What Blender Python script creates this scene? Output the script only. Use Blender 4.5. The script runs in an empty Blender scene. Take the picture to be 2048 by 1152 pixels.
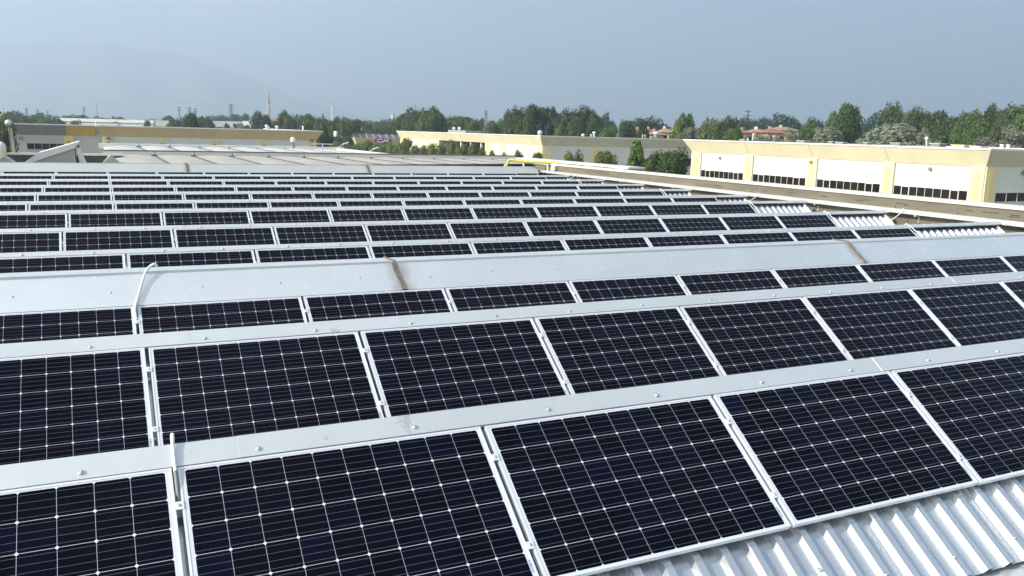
import bpy, bmesh, math, random
import numpy as np
from mathutils import Vector, Matrix

R = math.radians
sc = bpy.context.scene
COL = sc.collection
random.seed(7)
rng = np.random.default_rng(11)

# ------------------------------------------------------------------ camera (at the origin; the ground lies 9 m below)
FPX = 1713.29
YAW, PITCH, ROLL = R(26.0673), R(10.2884), R(1.5547)
cy, sy = math.cos(YAW), math.sin(YAW); cp, sp = math.cos(PITCH), math.sin(PITCH); cr, sr = math.cos(ROLL), math.sin(ROLL)
FWD = Vector((sy * cp, cy * cp, -sp)); RGT0 = Vector((cy, -sy, 0)); UP0 = RGT0.cross(FWD)
RGT = RGT0 * cr + UP0 * sr; UPV = UP0 * cr - RGT0 * sr
cam_d = bpy.data.cameras.new("camera"); cam = bpy.data.objects.new("camera", cam_d); COL.objects.link(cam)
cam_d.sensor_width = 36.0; cam_d.lens = 36.0 * FPX / 2048.0
cam_d.clip_start = 0.05; cam_d.clip_end = 30000
cam.matrix_world = Matrix(((RGT.x, UPV.x, -FWD.x, 0), (RGT.y, UPV.y, -FWD.y, 0), (RGT.z, UPV.z, -FWD.z, 0), (0, 0, 0, 1)))
sc.camera = cam
GZ = -9.0

# ------------------------------------------------------------------ light
SUN_EL = R(33.0)
SUN_AZ = (-0.998, -0.06)
sun_v = Vector((SUN_AZ[0] * math.cos(SUN_EL), SUN_AZ[1] * math.cos(SUN_EL), math.sin(SUN_EL))).normalized()
sl = bpy.data.lights.new("sun", 'SUN'); so = bpy.data.objects.new("sun", sl); COL.objects.link(so)
sl.energy = 5.0; sl.angle = R(0.5); sl.color = (1.0, 0.945, 0.85)
so.rotation_euler = (-sun_v).to_track_quat('-Z', 'Y').to_euler()

world = bpy.data.worlds.new("World"); sc.world = world; world.use_nodes = True
wn = world.node_tree; wn.nodes.clear()
wo = wn.nodes.new('ShaderNodeOutputWorld'); bg = wn.nodes.new('ShaderNodeBackground')
sky = wn.nodes.new('ShaderNodeTexSky'); sky.sky_type = 'NISHITA'; sky.sun_disc = False
sky.sun_elevation = SUN_EL; sky.sun_rotation = math.atan2(SUN_AZ[0], SUN_AZ[1])
sky.air_density = 1.0; sky.dust_density = 3.0; sky.ozone_density = 1.0; sky.altitude = 100
bg.inputs['Strength'].default_value = 0.11
tc = wn.nodes.new('ShaderNodeTexCoord')
mp = wn.nodes.new('ShaderNodeMapping'); mp.inputs['Scale'].default_value = (1.0, 1.0, 1.6); mp.inputs['Location'].default_value = (0.35, 0.1, 0)
nz = wn.nodes.new('ShaderNodeTexNoise'); nz.inputs['Scale'].default_value = 2.6; nz.inputs['Detail'].default_value = 6; nz.inputs['Roughness'].default_value = 0.55
rp = wn.nodes.new('ShaderNodeValToRGB'); rp.color_ramp.elements[0].position = 0.36; rp.color_ramp.elements[1].position = 0.62
rp.color_ramp.elements[0].color = (0, 0, 0, 1); rp.color_ramp.elements[1].color = (0.85, 0.85, 0.85, 1)
cl = wn.nodes.new('ShaderNodeMixRGB'); cl.inputs['Color2'].default_value = (8.6, 8.6, 8.5, 1)
wn.links.new(tc.outputs['Generated'], mp.inputs['Vector']); wn.links.new(mp.outputs['Vector'], nz.inputs['Vector'])
wn.links.new(nz.outputs['Fac'], rp.inputs['Fac'])
sx_ = wn.nodes.new('ShaderNodeSeparateXYZ'); wn.links.new(tc.outputs['Generated'], sx_.inputs[0])
mr_ = wn.nodes.new('ShaderNodeMapRange'); mr_.interpolation_type = 'SMOOTHSTEP'       # the cloud bank thins out towards +X
for k_, v_ in (('From Min', .75), ('From Max', -.45), ('To Min', 0.0), ('To Max', 1.0)): mr_.inputs[k_].default_value = v_
wn.links.new(sx_.outputs[0], mr_.inputs['Value'])
mm_ = wn.nodes.new('ShaderNodeMath'); mm_.operation = 'MULTIPLY'; wn.links.new(rp.outputs['Color'], mm_.inputs[0]); wn.links.new(mr_.outputs[0], mm_.inputs[1])
wn.links.new(mm_.outputs[0], cl.inputs['Fac'])
tn = wn.nodes.new('ShaderNodeMixRGB'); tn.blend_type = 'MULTIPLY'; tn.inputs['Fac'].default_value = 1; tn.inputs['Color2'].default_value = (.90, 1.02, .97, 1)
wn.links.new(sky.outputs['Color'], tn.inputs['Color1']); wn.links.new(tn.outputs['Color'], cl.inputs['Color1']); wn.links.new(cl.outputs['Color'], bg.inputs['Color'])
wn.links.new(bg.outputs['Background'], wo.inputs['Surface'])

sc.view_settings.view_transform = 'Standard'; sc.view_settings.look = 'None'
sc.view_settings.exposure = 0.74; sc.view_settings.gamma = 1.0; sc.view_settings.use_curve_mapping = False
sc.cycles.max_bounces = 6; sc.cycles.diffuse_bounces = 3; sc.cycles.glossy_bounces = 3
sc.cycles.transmission_bounces = 3; sc.cycles.volume_bounces = 2; sc.cycles.transparent_max_bounces = 4
sc.cycles.use_denoising = True
sc.cycles.sample_clamp_indirect = 6.0
HAZE = 4.2e-4

# ------------------------------------------------------------------ pixel -> place helpers (2048 x 1152 pixels of the photo)
def ray(px, py): return FWD + RGT * ((px - 1024) / FPX) - UPV * ((py - 576) / FPX)
def on_x(px, py, X): d = ray(px, py); return d * (X / d.x)
def on_y(px, py, Y): d = ray(px, py); return d * (Y / d.y)
def on_z(px, py, Z): d = ray(px, py); return d * (Z / d.z)
def at(px, py, D): return ray(px, py) * D

# ------------------------------------------------------------------ materials
M = {}
def lin(c):
    return tuple((x / 12.92 if x <= .04045 else ((x + .055) / 1.055) ** 2.4) for x in c)
def mat(name, col, rough=0.6, metal=0.0, spec=0.5, var=0.0, vscale=4.0, stretch=(1, 1, 1), col2=None, bump=0.0, bscale=30.0, rvar=0.0, trans=0.0):
    m = bpy.data.materials.new(name); m.use_nodes = True
    nt = m.node_tree; b = nt.nodes['Principled BSDF']
    b.inputs['Base Color'].default_value = (*col, 1); b.inputs['Roughness'].default_value = rough
    b.inputs['Metallic'].default_value = metal; b.inputs['Specular IOR Level'].default_value = spec
    if var or col2 or bump or rvar:
        t = nt.nodes.new('ShaderNodeTexCoord'); mpn = nt.nodes.new('ShaderNodeMapping'); mpn.inputs['Scale'].default_value = stretch
        n = nt.nodes.new('ShaderNodeTexNoise'); n.inputs['Scale'].default_value = vscale; n.inputs['Detail'].default_value = 6; n.inputs['Roughness'].default_value = 0.62
        nt.links.new(t.outputs['Object'], mpn.inputs['Vector']); nt.links.new(mpn.outputs['Vector'], n.inputs['Vector'])
        if var or col2:
            c = nt.nodes.new('ShaderNodeValToRGB'); c.color_ramp.elements[0].position = 0.3; c.color_ramp.elements[1].position = 0.7
            a = col2 if col2 else tuple(max(0, x * (1 - var)) for x in col); bb = col if col2 else tuple(min(1, x * (1 + var)) for x in col)
            c.color_ramp.elements[0].color = (*a, 1); c.color_ramp.elements[1].color = (*bb, 1)
            nt.links.new(n.outputs['Fac'], c.inputs['Fac']); nt.links.new(c.outputs['Color'], b.inputs['Base Color'])
        if rvar:
            mr = nt.nodes.new('ShaderNodeMapRange'); mr.inputs['To Min'].default_value = max(0.02, rough - rvar); mr.inputs['To Max'].default_value = rough + rvar
            mr.inputs['From Min'].default_value = .3; mr.inputs['From Max'].default_value = .7
            nt.links.new(n.outputs['Fac'], mr.inputs['Value']); nt.links.new(mr.outputs['Result'], b.inputs['Roughness'])
        if bump:
            n2 = nt.nodes.new('ShaderNodeTexNoise'); n2.inputs['Scale'].default_value = bscale; n2.inputs['Detail'].default_value = 4
            nt.links.new(mpn.outputs['Vector'], n2.inputs['Vector'])
            bp = nt.nodes.new('ShaderNodeBump'); bp.inputs['Strength'].default_value = bump; bp.inputs['Distance'].default_value = 0.02
            nt.links.new(n2.outputs['Fac'], bp.inputs['Height']); nt.links.new(bp.outputs['Normal'], b.inputs['Normal'])
    M[name] = m
    return m

class NB:   # tiny node-graph helper
    def __init__(s, m): s.nt = m.node_tree
    def math(s, op, a, b=None, c=None, clamp=False):
        n = s.nt.nodes.new('ShaderNodeMath'); n.operation = op; n.use_clamp = clamp
        for i, v in enumerate((a, b, c)):
            if v is None: continue
            if isinstance(v, (int, float)): n.inputs[i].default_value = v
            else: s.nt.links.new(v, n.inputs[i])
        return n.outputs[0]
    def mix(s, f, a, b):
        n = s.nt.nodes.new('ShaderNodeMixRGB')
        for k, v in (('Fac', f), ('Color1', a), ('Color2', b)):
            if isinstance(v, tuple): n.inputs[k].default_value = (*v, 1)
            elif isinstance(v, (int, float)): n.inputs[k].default_value = v
            else: s.nt.links.new(v, n.inputs[k])
        return n.outputs[0]

PW, PH, CP = 1.65, 0.992, 0.1588
MX, MY = (PW - 10 * CP) / 2, (PH - 6 * CP) / 2
def cell_material():
    m = mat('solar_cells', (.006, .007, .02), rough=.07, spec=.075)
    g = NB(m); nt = m.node_tree; b = nt.nodes['Principled BSDF']
    t = nt.nodes.new('ShaderNodeTexCoord'); x = nt.nodes.new('ShaderNodeSeparateXYZ'); nt.links.new(t.outputs['Object'], x.inputs[0])
    oi = nt.nodes.new('ShaderNodeObjectInfo')
    u = g.math('DIVIDE', g.math('SUBTRACT', x.outputs[0], MX), CP)
    v = g.math('DIVIDE', g.math('SUBTRACT', g.math('MULTIPLY', x.outputs[1], -1.0), MY), CP)
    fu, fv = g.math('FRACT', u), g.math('FRACT', v)
    du = g.math('MULTIPLY', g.math('MINIMUM', fu, g.math('SUBTRACT', 1.0, fu)), CP)
    dv = g.math('MULTIPLY', g.math('MINIMUM', fv, g.math('SUBTRACT', 1.0, fv)), CP)
    # outside the cell field -> white backsheet
    eu = g.math('GREATER_THAN', g.math('ABSOLUTE', g.math('SUBTRACT', u, 5.0)), 4.994)
    ev = g.math('GREATER_THAN', g.math('ABSOLUTE', g.math('SUBTRACT', v, 3.0)), 2.994)
    gap = g.math('MAXIMUM', g.math('LESS_THAN', du, .0007), g.math('LESS_THAN', dv, .0010))
    dia = g.math('LESS_THAN', g.math('ADD', du, dv), .0105)
    back = g.math('MAXIMUM', g.math('MAXIMUM', eu, ev), g.math('MAXIMUM', gap, dia))
    fb = g.math('FRACT', g.math('MULTIPLY', v, 4.0))
    bus = g.math('LESS_THAN', g.math('ABSOLUTE', g.math('SUBTRACT', fb, .5)), .0145)
    # per-cell tone
    cid = nt.nodes.new('ShaderNodeCombineXYZ')
    nt.links.new(g.math('FLOOR', u), cid.inputs[0]); nt.links.new(g.math('FLOOR', v), cid.inputs[1]); nt.links.new(g.math('MULTIPLY', oi.outputs['Random'], 91.7), cid.inputs[2])
    wnn = nt.nodes.new('ShaderNodeTexWhiteNoise'); nt.links.new(cid.outputs[0], wnn.inputs['Vector'])
    tone = g.math('POWER', wnn.outputs['Value'], 3.0)
    cell = g.mix(tone, (.0019, .0021, .0056), (.0027, .0032, .0115))
    # a film of dust
    nd = nt.nodes.new('ShaderNodeTexNoise'); nd.inputs['Scale'].default_value = 2.2; nd.inputs['Detail'].default_value = 7; nd.inputs['Roughness'].default_value = .65
    pv = nt.nodes.new('ShaderNodeVectorMath'); pv.operation = 'ADD'; nt.links.new(t.outputs['Object'], pv.inputs[0])
    rv = nt.nodes.new('ShaderNodeCombineXYZ'); nt.links.new(g.math('MULTIPLY', oi.outputs['Random'], 37.0), rv.inputs[0]); nt.links.new(rv.outputs[0], pv.inputs[1]); nt.links.new(pv.outputs[0], nd.inputs['Vector'])
    dust = g.math('MULTIPLY', g.math('SUBTRACT', nd.outputs['Fac'], .5, clamp=True), g.math('ADD', g.math('MULTIPLY', oi.outputs['Random'], .05), .008))
    col = g.mix(bus, cell, (.15, .16, .19)); col = g.mix(dust, col, (.16, .18, .24)); col = g.mix(back, col, (.56, .58, .63))
    nt.links.new(col, b.inputs['Base Color'])
    nt.links.new(g.math('ADD', g.math('MULTIPLY', nd.outputs['Fac'], .10), .02), b.inputs['Roughness'])
    return m
cell_material()
mat('frame_aluminium', (.78, .79, .80), rough=.38, metal=.35, var=.04, vscale=6)
mat('bare_aluminium', (.62, .64, .66), rough=.33, metal=.9)
mat('sticker_print', (.30, .36, .44), rough=.4, var=.5, vscale=120, stretch=(.15, 1, 1))
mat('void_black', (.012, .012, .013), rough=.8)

def sheet_metal(name, col, rough, metal, joints=(), stain=.22, st=(.15, 1, 1), bumpk=.12, bs=2.2):
    """galvanised sheet: slow cloudy tone, fine scratches, faint waviness, rusty smears beside the joints"""
    m = mat(name, col, rough=rough, metal=metal)
    nt = m.node_tree; g = NB(m); b = nt.nodes['Principled BSDF']
    t = nt.nodes.new('ShaderNodeTexCoord')
    def noise(scale, detail, st=(1, 1, 1)):
        mpn = nt.nodes.new('ShaderNodeMapping'); mpn.inputs['Scale'].default_value = st
        n = nt.nodes.new('ShaderNodeTexNoise'); n.inputs['Scale'].default_value = scale; n.inputs['Detail'].default_value = detail; n.inputs['Roughness'].default_value = .6
        nt.links.new(t.outputs['Object'], mpn.inputs[0]); nt.links.new(mpn.outputs[0], n.inputs['Vector']); return n.outputs['Fac']
    a = noise(.9, 5); f = noise(24, 5, st); s = noise(5.5, 8)
    c = g.mix(a, tuple(x * .82 for x in col), tuple(min(1, x * 1.12) for x in col))
    if stain: c = g.mix(g.math('MULTIPLY', g.math('GREATER_THAN', s, .665), stain), c, (.30, .27, .23))
    if joints:
        x = nt.nodes.new('ShaderNodeSeparateXYZ'); nt.links.new(t.outputs['Object'], x.inputs[0])
        xw = g.math('ADD', x.outputs[0], g.math('MULTIPLY', g.math('SUBTRACT', noise(4, 4), .5), .25))
        sm_ = None
        for j in joints:
            d = g.math('SUBTRACT', 1.0, g.math('DIVIDE', g.math('ABSOLUTE', g.math('SUBTRACT', xw, j)), .17), clamp=True)
            sm_ = d if sm_ is None else g.math('MAXIMUM', sm_, d)
        c = g.mix(g.math('MULTIPLY', sm_, .55), c, (.25, .20, .14))
    nt.links.new(c, b.inputs['Base Color'])
    nt.links.new(g.math('ADD', g.math('MULTIPLY', f, .16), rough - .08), b.inputs['Roughness'])
    bp = nt.nodes.new('ShaderNodeBump'); bp.inputs['Strength'].default_value = bumpk; bp.inputs['Distance'].default_value = .02
    nt.links.new(noise(bs, 2), bp.inputs['Height']); nt.links.new(bp.outputs['Normal'], b.inputs['Normal'])
    return m
sheet_metal('cap_metal', (.66, .68, .68), .34, .45, stain=.34, bumpk=.22, bs=1.4)
sheet_metal('corrugated_metal', (.70, .72, .74), .26, .72, stain=.10, st=(1.2, .05, .05), bumpk=.015, bs=.6)
mat('sealant', (.145, .12, .088), rough=.85, var=.5, vscale=40, bump=.6, bscale=60)
mat('conduit_plastic', (.72, .73, .73), rough=.45)
mat('conduit_grey', (.17, .18, .18), rough=.5)
mat('concrete_wall', (.185, .163, .118), rough=.9, col2=(.115, .100, .070), vscale=1.3, stretch=(1, .5, 3), bump=.4, bscale=14)
mat('concrete_coping', (.60, .555, .47), rough=.85, var=.12, vscale=2, bump=.2)
mat('lichen', (.020, .018, .014), rough=.95)
mat('yellow_paint', (.50, .43, .06), rough=.4)
mat('pale_membrane', (.46, .46, .46), rough=.75, var=.10, vscale=.8, stretch=(1, .2, 1))
mat('beige_membrane', (.37, .345, .31), rough=.85, var=.12, vscale=.8, stretch=(1, .2, 1))
mat('seam_dark', (.10, .095, .09), rough=.9)
mat('navy_membrane', (.045, .052, .07), rough=.75, var=.2, vscale=2)
mat('pale_fibre', (.58, .585, .575), rough=.8, var=.08, vscale=2)
mat('grey_fibre', (.34, .34, .32), rough=.85, var=.10, vscale=3)
mat('cornice_yellow', (.86, .765, .49), rough=.85, var=.06, vscale=.4, stretch=(1, 1, .25))
mat('cornice_tan', (.92, .67, .32), rough=.85, var=.08, vscale=.3, stretch=(1, 1, .3))
mat('cornice_ochre', (.78, .49, .11), rough=.85, var=.1, vscale=.5)
mat('cornice_grey', (.36, .32, .26), rough=.9, var=.1, vscale=.5)
mat('wall_cream', (.76, .735, .61), rough=.85, var=.04, vscale=.5, stretch=(1, 1, 2))
mat('wall_grey', (.55, .52, .455), rough=.9, var=.07, vscale=.4)
mat('pilaster_yellow', (.82, .69, .40), rough=.85, var=.05, vscale=.7)
mat('inset_yellow', (.80, .63, .26), rough=.85, var=.05, vscale=.7)
mat('inset_ochre', (.52, .33, .06), rough=.85)
mat('edge_white', (.70, .68, .62), rough=.7, var=.08, vscale=.7)
mat('window_dark', (.016, .013, .010), rough=.08, spec=.4, var=.5, vscale=.4)
mat('window_frame', (.62, .60, .52), rough=.5)
mat('roof_grey', (.42, .41, .40), rough=.85, var=.12, vscale=.2)
mat('roof_dark', (.09, .085, .08), rough=.9, var=.15, vscale=.3)
mat('vent_metal', (.66, .66, .67), rough=.3, metal=.6)
mat('vent_white', (.72, .71, .69), rough=.6)
mat('box_grey', (.22, .21, .21), rough=.8)
mat('sign_red', (.27, .020, .035), rough=.35)
mat('sign_white', (.80, .78, .80), rough=.5)
mat('tile_red', (.27, .12, .075), rough=.9, var=.25, vscale=2.5)
mat('tile_brown', (.30, .20, .13), rough=.9, var=.2, vscale=2.5)
mat('house_cream', (.62, .52, .34), rough=.9, var=.06, vscale=.6)
mat('house_pink', (.42, .32, .25), rough=.9, var=.06, vscale=.6)
mat('tower_stone', (.52, .40, .33), rough=.9, var=.1, vscale=.15)
mat('steel_grey', (.16, .17, .18), rough=.6, metal=.3)
mat('mast_white', (.62, .62, .62), rough=.5)
mat('bark', (.075, .058, .042), rough=.95, var=.3, vscale=6)
mat('asphalt', (.055, .055, .057), rough=.9, var=.15, vscale=1.5)
mat('hill_green', (.055, .085, .045), rough=1.0, col2=(.11, .11, .07), vscale=.004)
mat('panel_blue', (.11, .12, .15), rough=.2)
def ground_material():
    m = mat('ground_mix', (.07, .09, .04), rough=1.0)
    nt = m.node_tree; g = NB(m); b = nt.nodes['Principled BSDF']; t = nt.nodes.new('ShaderNodeTexCoord')
    n = nt.nodes.new('ShaderNodeTexNoise'); n.inputs['Scale'].default_value = .012; n.inputs['Detail'].default_value = 6
    n2 = nt.nodes.new('ShaderNodeTexNoise'); n2.inputs['Scale'].default_value = .6; n2.inputs['Detail'].default_value = 6
    nt.links.new(t.outputs['Object'], n.inputs['Vector']); nt.links.new(t.outputs['Object'], n2.inputs['Vector'])
    c = g.mix(n2.outputs['Fac'], (.045, .065, .025), (.09, .11, .045)); c = g.mix(g.math('GREATER_THAN', n.outputs['Fac'], .56), c, (.16, .14, .08))
    nt.links.new(c, b.inputs['Base Color'])
ground_material()
def leaf_material(name, a, b2, tr=.25):
    m = bpy.data.materials.new(name); m.use_nodes = True; nt = m.node_tree; b = nt.nodes['Principled BSDF']; g = NB(m)
    geo = nt.nodes.new('ShaderNodeNewGeometry'); oi = nt.nodes.new('ShaderNodeObjectInfo')
    c = g.mix(geo.outputs['Random Per Island'], a, b2)
    hv = nt.nodes.new('ShaderNodeHueSaturation'); nt.links.new(c, hv.inputs['Color'])
    nt.links.new(g.math('ADD', g.math('MULTIPLY', oi.outputs['Random'], .036), .482), hv.inputs['Hue'])
    nt.links.new(g.math('ADD', g.math('MULTIPLY', oi.outputs['Random'], .5), .75), hv.inputs['Value'])
    nt.links.new(hv.outputs['Color'], b.inputs['Base Color']); b.inputs['Roughness'].default_value = .55; b.inputs['Specular IOR Level'].default_value = .25
    tl = nt.nodes.new('ShaderNodeBsdfTranslucent'); nt.links.new(hv.outputs['Color'], tl.inputs['Color'])
    ms = nt.nodes.new('ShaderNodeMixShader'); ms.inputs['Fac'].default_value = tr
    out = nt.nodes['Material Output']; nt.links.new(b.outputs[0], ms.inputs[1]); nt.links.new(tl.outputs[0], ms.inputs[2]); nt.links.new(ms.outputs[0], out.inputs['Surface'])
    M[name] = m
leaf_material('leaf_dark', (.030, .050, .009), (.064, .094, .019))
leaf_material('leaf_mid', (.046, .084, .013), (.102, .146, .025))
leaf_material('leaf_lime', (.080, .115, .018), (.165, .190, .040))
leaf_material('leaf_silver', (.150, .172, .105), (.245, .262, .170))
leaf_material('leaf_blue', (.028, .058, .034), (.055, .088, .050))

# ------------------------------------------------------------------ mesh helpers
class MB:
    def __init__(s): s.v = []; s.f = []
    def quad(s, *p):
        k = len(s.v); s.v += [tuple(q) for q in p]; s.f.append(tuple(range(k, k + len(p))))
    def box(s, x0, x1, y0, y1, z0, z1):
        s.hexa([(x0, y0, z0), (x1, y0, z0), (x1, y1, z0), (x0, y1, z0)], [(x0, y0, z1), (x1, y0, z1), (x1, y1, z1), (x0, y1, z1)])
    def hexa(s, lo, hi):
        k = len(s.v); s.v += [tuple(p) for p in lo] + [tuple(p) for p in hi]; n = len(lo)
        s.f.append(tuple(k + i for i in reversed(range(n)))); s.f.append(tuple(k + n + i for i in range(n)))
        for i in range(n): j = (i + 1) % n; s.f.append((k + i, k + j, k + n + j, k + n + i))
    def prism(s, poly, a, b):
        """poly: points; a,b: offsets added to every point"""
        s.hexa([Vector(p) + Vector(a) for p in poly], [Vector(p) + Vector(b) for p in poly])
    def tube(s, pts, r, n=10, cap=True):
        pts = [Vector(p) for p in pts]; rs = r if isinstance(r, (list, tuple)) else [r] * len(pts)
        rings = []; prev = None
        for i, p in enumerate(pts):
            d = (pts[min(i + 1, len(pts) - 1)] - pts[max(i - 1, 0)]).normalized()
            if prev is None: a = d.orthogonal().normalized()
            else: a = (prev - d * prev.dot(d)).normalized()
            prev = a; bq = d.cross(a); k = len(s.v)
            s.v += [tuple(p + (a * math.cos(2 * math.pi * j / n) + bq * math.sin(2 * math.pi * j / n)) * rs[i]) for j in range(n)]
            rings.append(k)
        for k0, k1 in zip(rings, rings[1:]):
            for j in range(n): q = (j + 1) % n; s.f.append((k0 + j, k0 + q, k1 + q, k1 + j))
        if cap: s.f.append(tuple(rings[0] + j for j in reversed(range(n)))); s.f.append(tuple(rings[-1] + j for j in range(n)))
    def lathe(s, prof, c, n=16):
        """prof: (r,z) from bottom to top"""
        s.tube([(c[0], c[1], c[2] + z) for _, z in prof], [max(r, 1e-4) for r, _ in prof], n)
    def build(s, name, m, parent=None, smooth=False, loc=None, bevel=0.0):
        me = bpy.data.meshes.new(name); me.from_pydata(s.v, [], s.f); me.validate(); me.update()
        me.materials.append(M[m] if isinstance(m, str) else m)
        bm = bmesh.new(); bm.from_mesh(me); bmesh.ops.recalc_face_normals(bm, faces=bm.faces)
        if bevel: bmesh.ops.bevel(bm, geom=list(bm.edges), offset=bevel, segments=1, affect='EDGES', clamp_overlap=True)
        bm.to_mesh(me); bm.free()
        if smooth:
            for p in me.polygons: p.use_smooth = True
            try: me.set_sharp_from_angle(angle=R(40))
            except Exception: pass
        o = bpy.data.objects.new(name, me); COL.objects.link(o)
        if parent: o.parent = parent
        if loc is not None: o.location = loc
        return o
def tag(o, label, cat, group=None, kind=None):
    o['label'] = label; o['category'] = cat
    if group: o['group'] = group
    if kind: o['kind'] = kind
    return o
def thing(name, label, cat, loc=(0, 0, 0), group=None):
    o = bpy.data.objects.new(name, None); COL.objects.link(o); o.location = loc; o.empty_display_size = .2
    return tag(o, label, cat, group)
def struct(o): o['kind'] = 'structure'; return o
def copy_tree(o, parent=None):
    c = o.copy(); COL.objects.link(c)
    if parent: c.parent = parent
    for ch in list(o.children): copy_tree(ch, c)
    return c
ORD = ['', 'first', 'second', 'third', 'fourth', 'fifth', 'sixth', 'seventh', 'eighth', 'ninth', 'tenth', 'eleventh', 'twelfth', 'thirteenth', 'fourteenth', 'fifteenth', 'sixteenth', 'seventeenth', 'eighteenth', 'nineteenth', 'twentieth']

# ================================================================== THE SETTING: ground, hills
g = MB(); g.quad((-9000, -3000, GZ), (9000, -3000, GZ), (9000, 9000, GZ), (-9000, 9000, GZ))
struct(g.build('ground', 'ground_mix'))
g = MB(); g.quad((-60, 30, GZ + .004), (300, 30, GZ + .004), (300, 250, GZ + .004), (-60, 250, GZ + .004)); struct(g.build('yard_asphalt', 'asphalt'))

def hills(name, prof, D, depth, seed):
    """prof: (px, py) outline in the photo; a rounded ridge standing D metres off with real depth"""
    rs = np.random.default_rng(seed); xs = np.linspace(prof[0][0], prof[-1][0], 150)
    ys = np.interp(xs, [p[0] for p in prof], [p[1] for p in prof])
    wob = sum(np.sin(xs / w + rs.uniform(0, 6)) * a for w, a in ((60, 3), (23, 2), (9, 1.0)))
    mb = MB(); N = 10; rows = []
    for x, y in zip(xs, ys + wob * np.clip((255 - ys) / 60, 0, 1)):
        top = at(x, y, D); hdir = Vector((top.x, top.y, 0)).normalized(); h = max(top.z - GZ, 2); row = []
        for k in range(N + 1):
            t = k / N; zz = GZ - 3 + h * math.sin(t * math.pi / 2) ** .9 * (1 + .10 * math.sin(x / 17 + t * 7) * (1 - t))
            row.append(len(mb.v)); q = Vector((top.x, top.y, 0)) - hdir * depth * (1 - t) * (.75 + .25 * math.sin(x / 31 + 2 * t)); mb.v.append((q.x, q.y, zz))
        q = Vector((top.x, top.y, 0)) + hdir * depth; row.append(len(mb.v)); mb.v.append((q.x, q.y, GZ - 3)); rows.append(row)
    for a, b in zip(rows, rows[1:]):
        for k in range(N + 1): mb.f.append((a[k], b[k], b[k + 1], a[k + 1]))
    return struct(mb.build(name, 'hill_green', smooth=True))
hills('hills', [(-900, 120), (-300, 70), (0, 86), (130, 82), (260, 95), (370, 112), (470, 142), (540, 172), (610, 206), (690, 224), (760, 236), (860, 252), (900, 262)], 7000, 1900, 3)
hills('hills', [(-900, 190), (-300, 196), (0, 186), (120, 178), (300, 205), (400, 200), (520, 218), (640, 226), (720, 232), (830, 238), (900, 246), (1000, 262)], 5600, 1000, 5)

# ================================================================== THE SAWTOOTH ROOF
TL = R(35.0326); CT, ST = math.cos(TL), math.sin(TL)
PITCHX = 1.67927
ROWS = [None, (4.356, -1.691, -1.381), (6.990, -1.709, -1.371), (9.321, -1.837, -1.353), (12.551, -1.749, -1.334), (15.658, -1.782, -2.175), (18.489, -1.757, -2.153),
        (21.032, -1.787, -2.969), (23.865, -1.802, -2.949), (26.694, -1.814, -2.921), (29.489, -1.815, -2.902), (32.329, -1.809, -2.872), (35.132, -1.818, -2.878)]
ROWNAME = [None, 'the front row', 'the second row', 'the third row', 'the fourth row', 'the fifth row', 'the sixth row', 'the seventh row', 'the eighth row', 'the ninth row', 'the tenth row', 'the eleventh row', 'the last and farthest row']
COLS = [None, (0, 5), (0, 7), (0, 10), (-1, 9), (-1, 10), (-1, 10), (-1, 11), (-1, 11), (-1, 11), (-1, 11), (-1, 11), (-2, 11)]
XL, XR = -9.0, 18.33
def rp3(n, x, s, o=0.0):
    """point on row n: x, s metres up the slope from the panels' top edge, o metres off the panel plane"""
    Y, Z, _ = ROWS[n]; return Vector((x, Y + s * CT - o * ST, Z + s * ST + o * CT))
ROWM = Matrix.Rotation(TL, 4, 'X')

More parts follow.
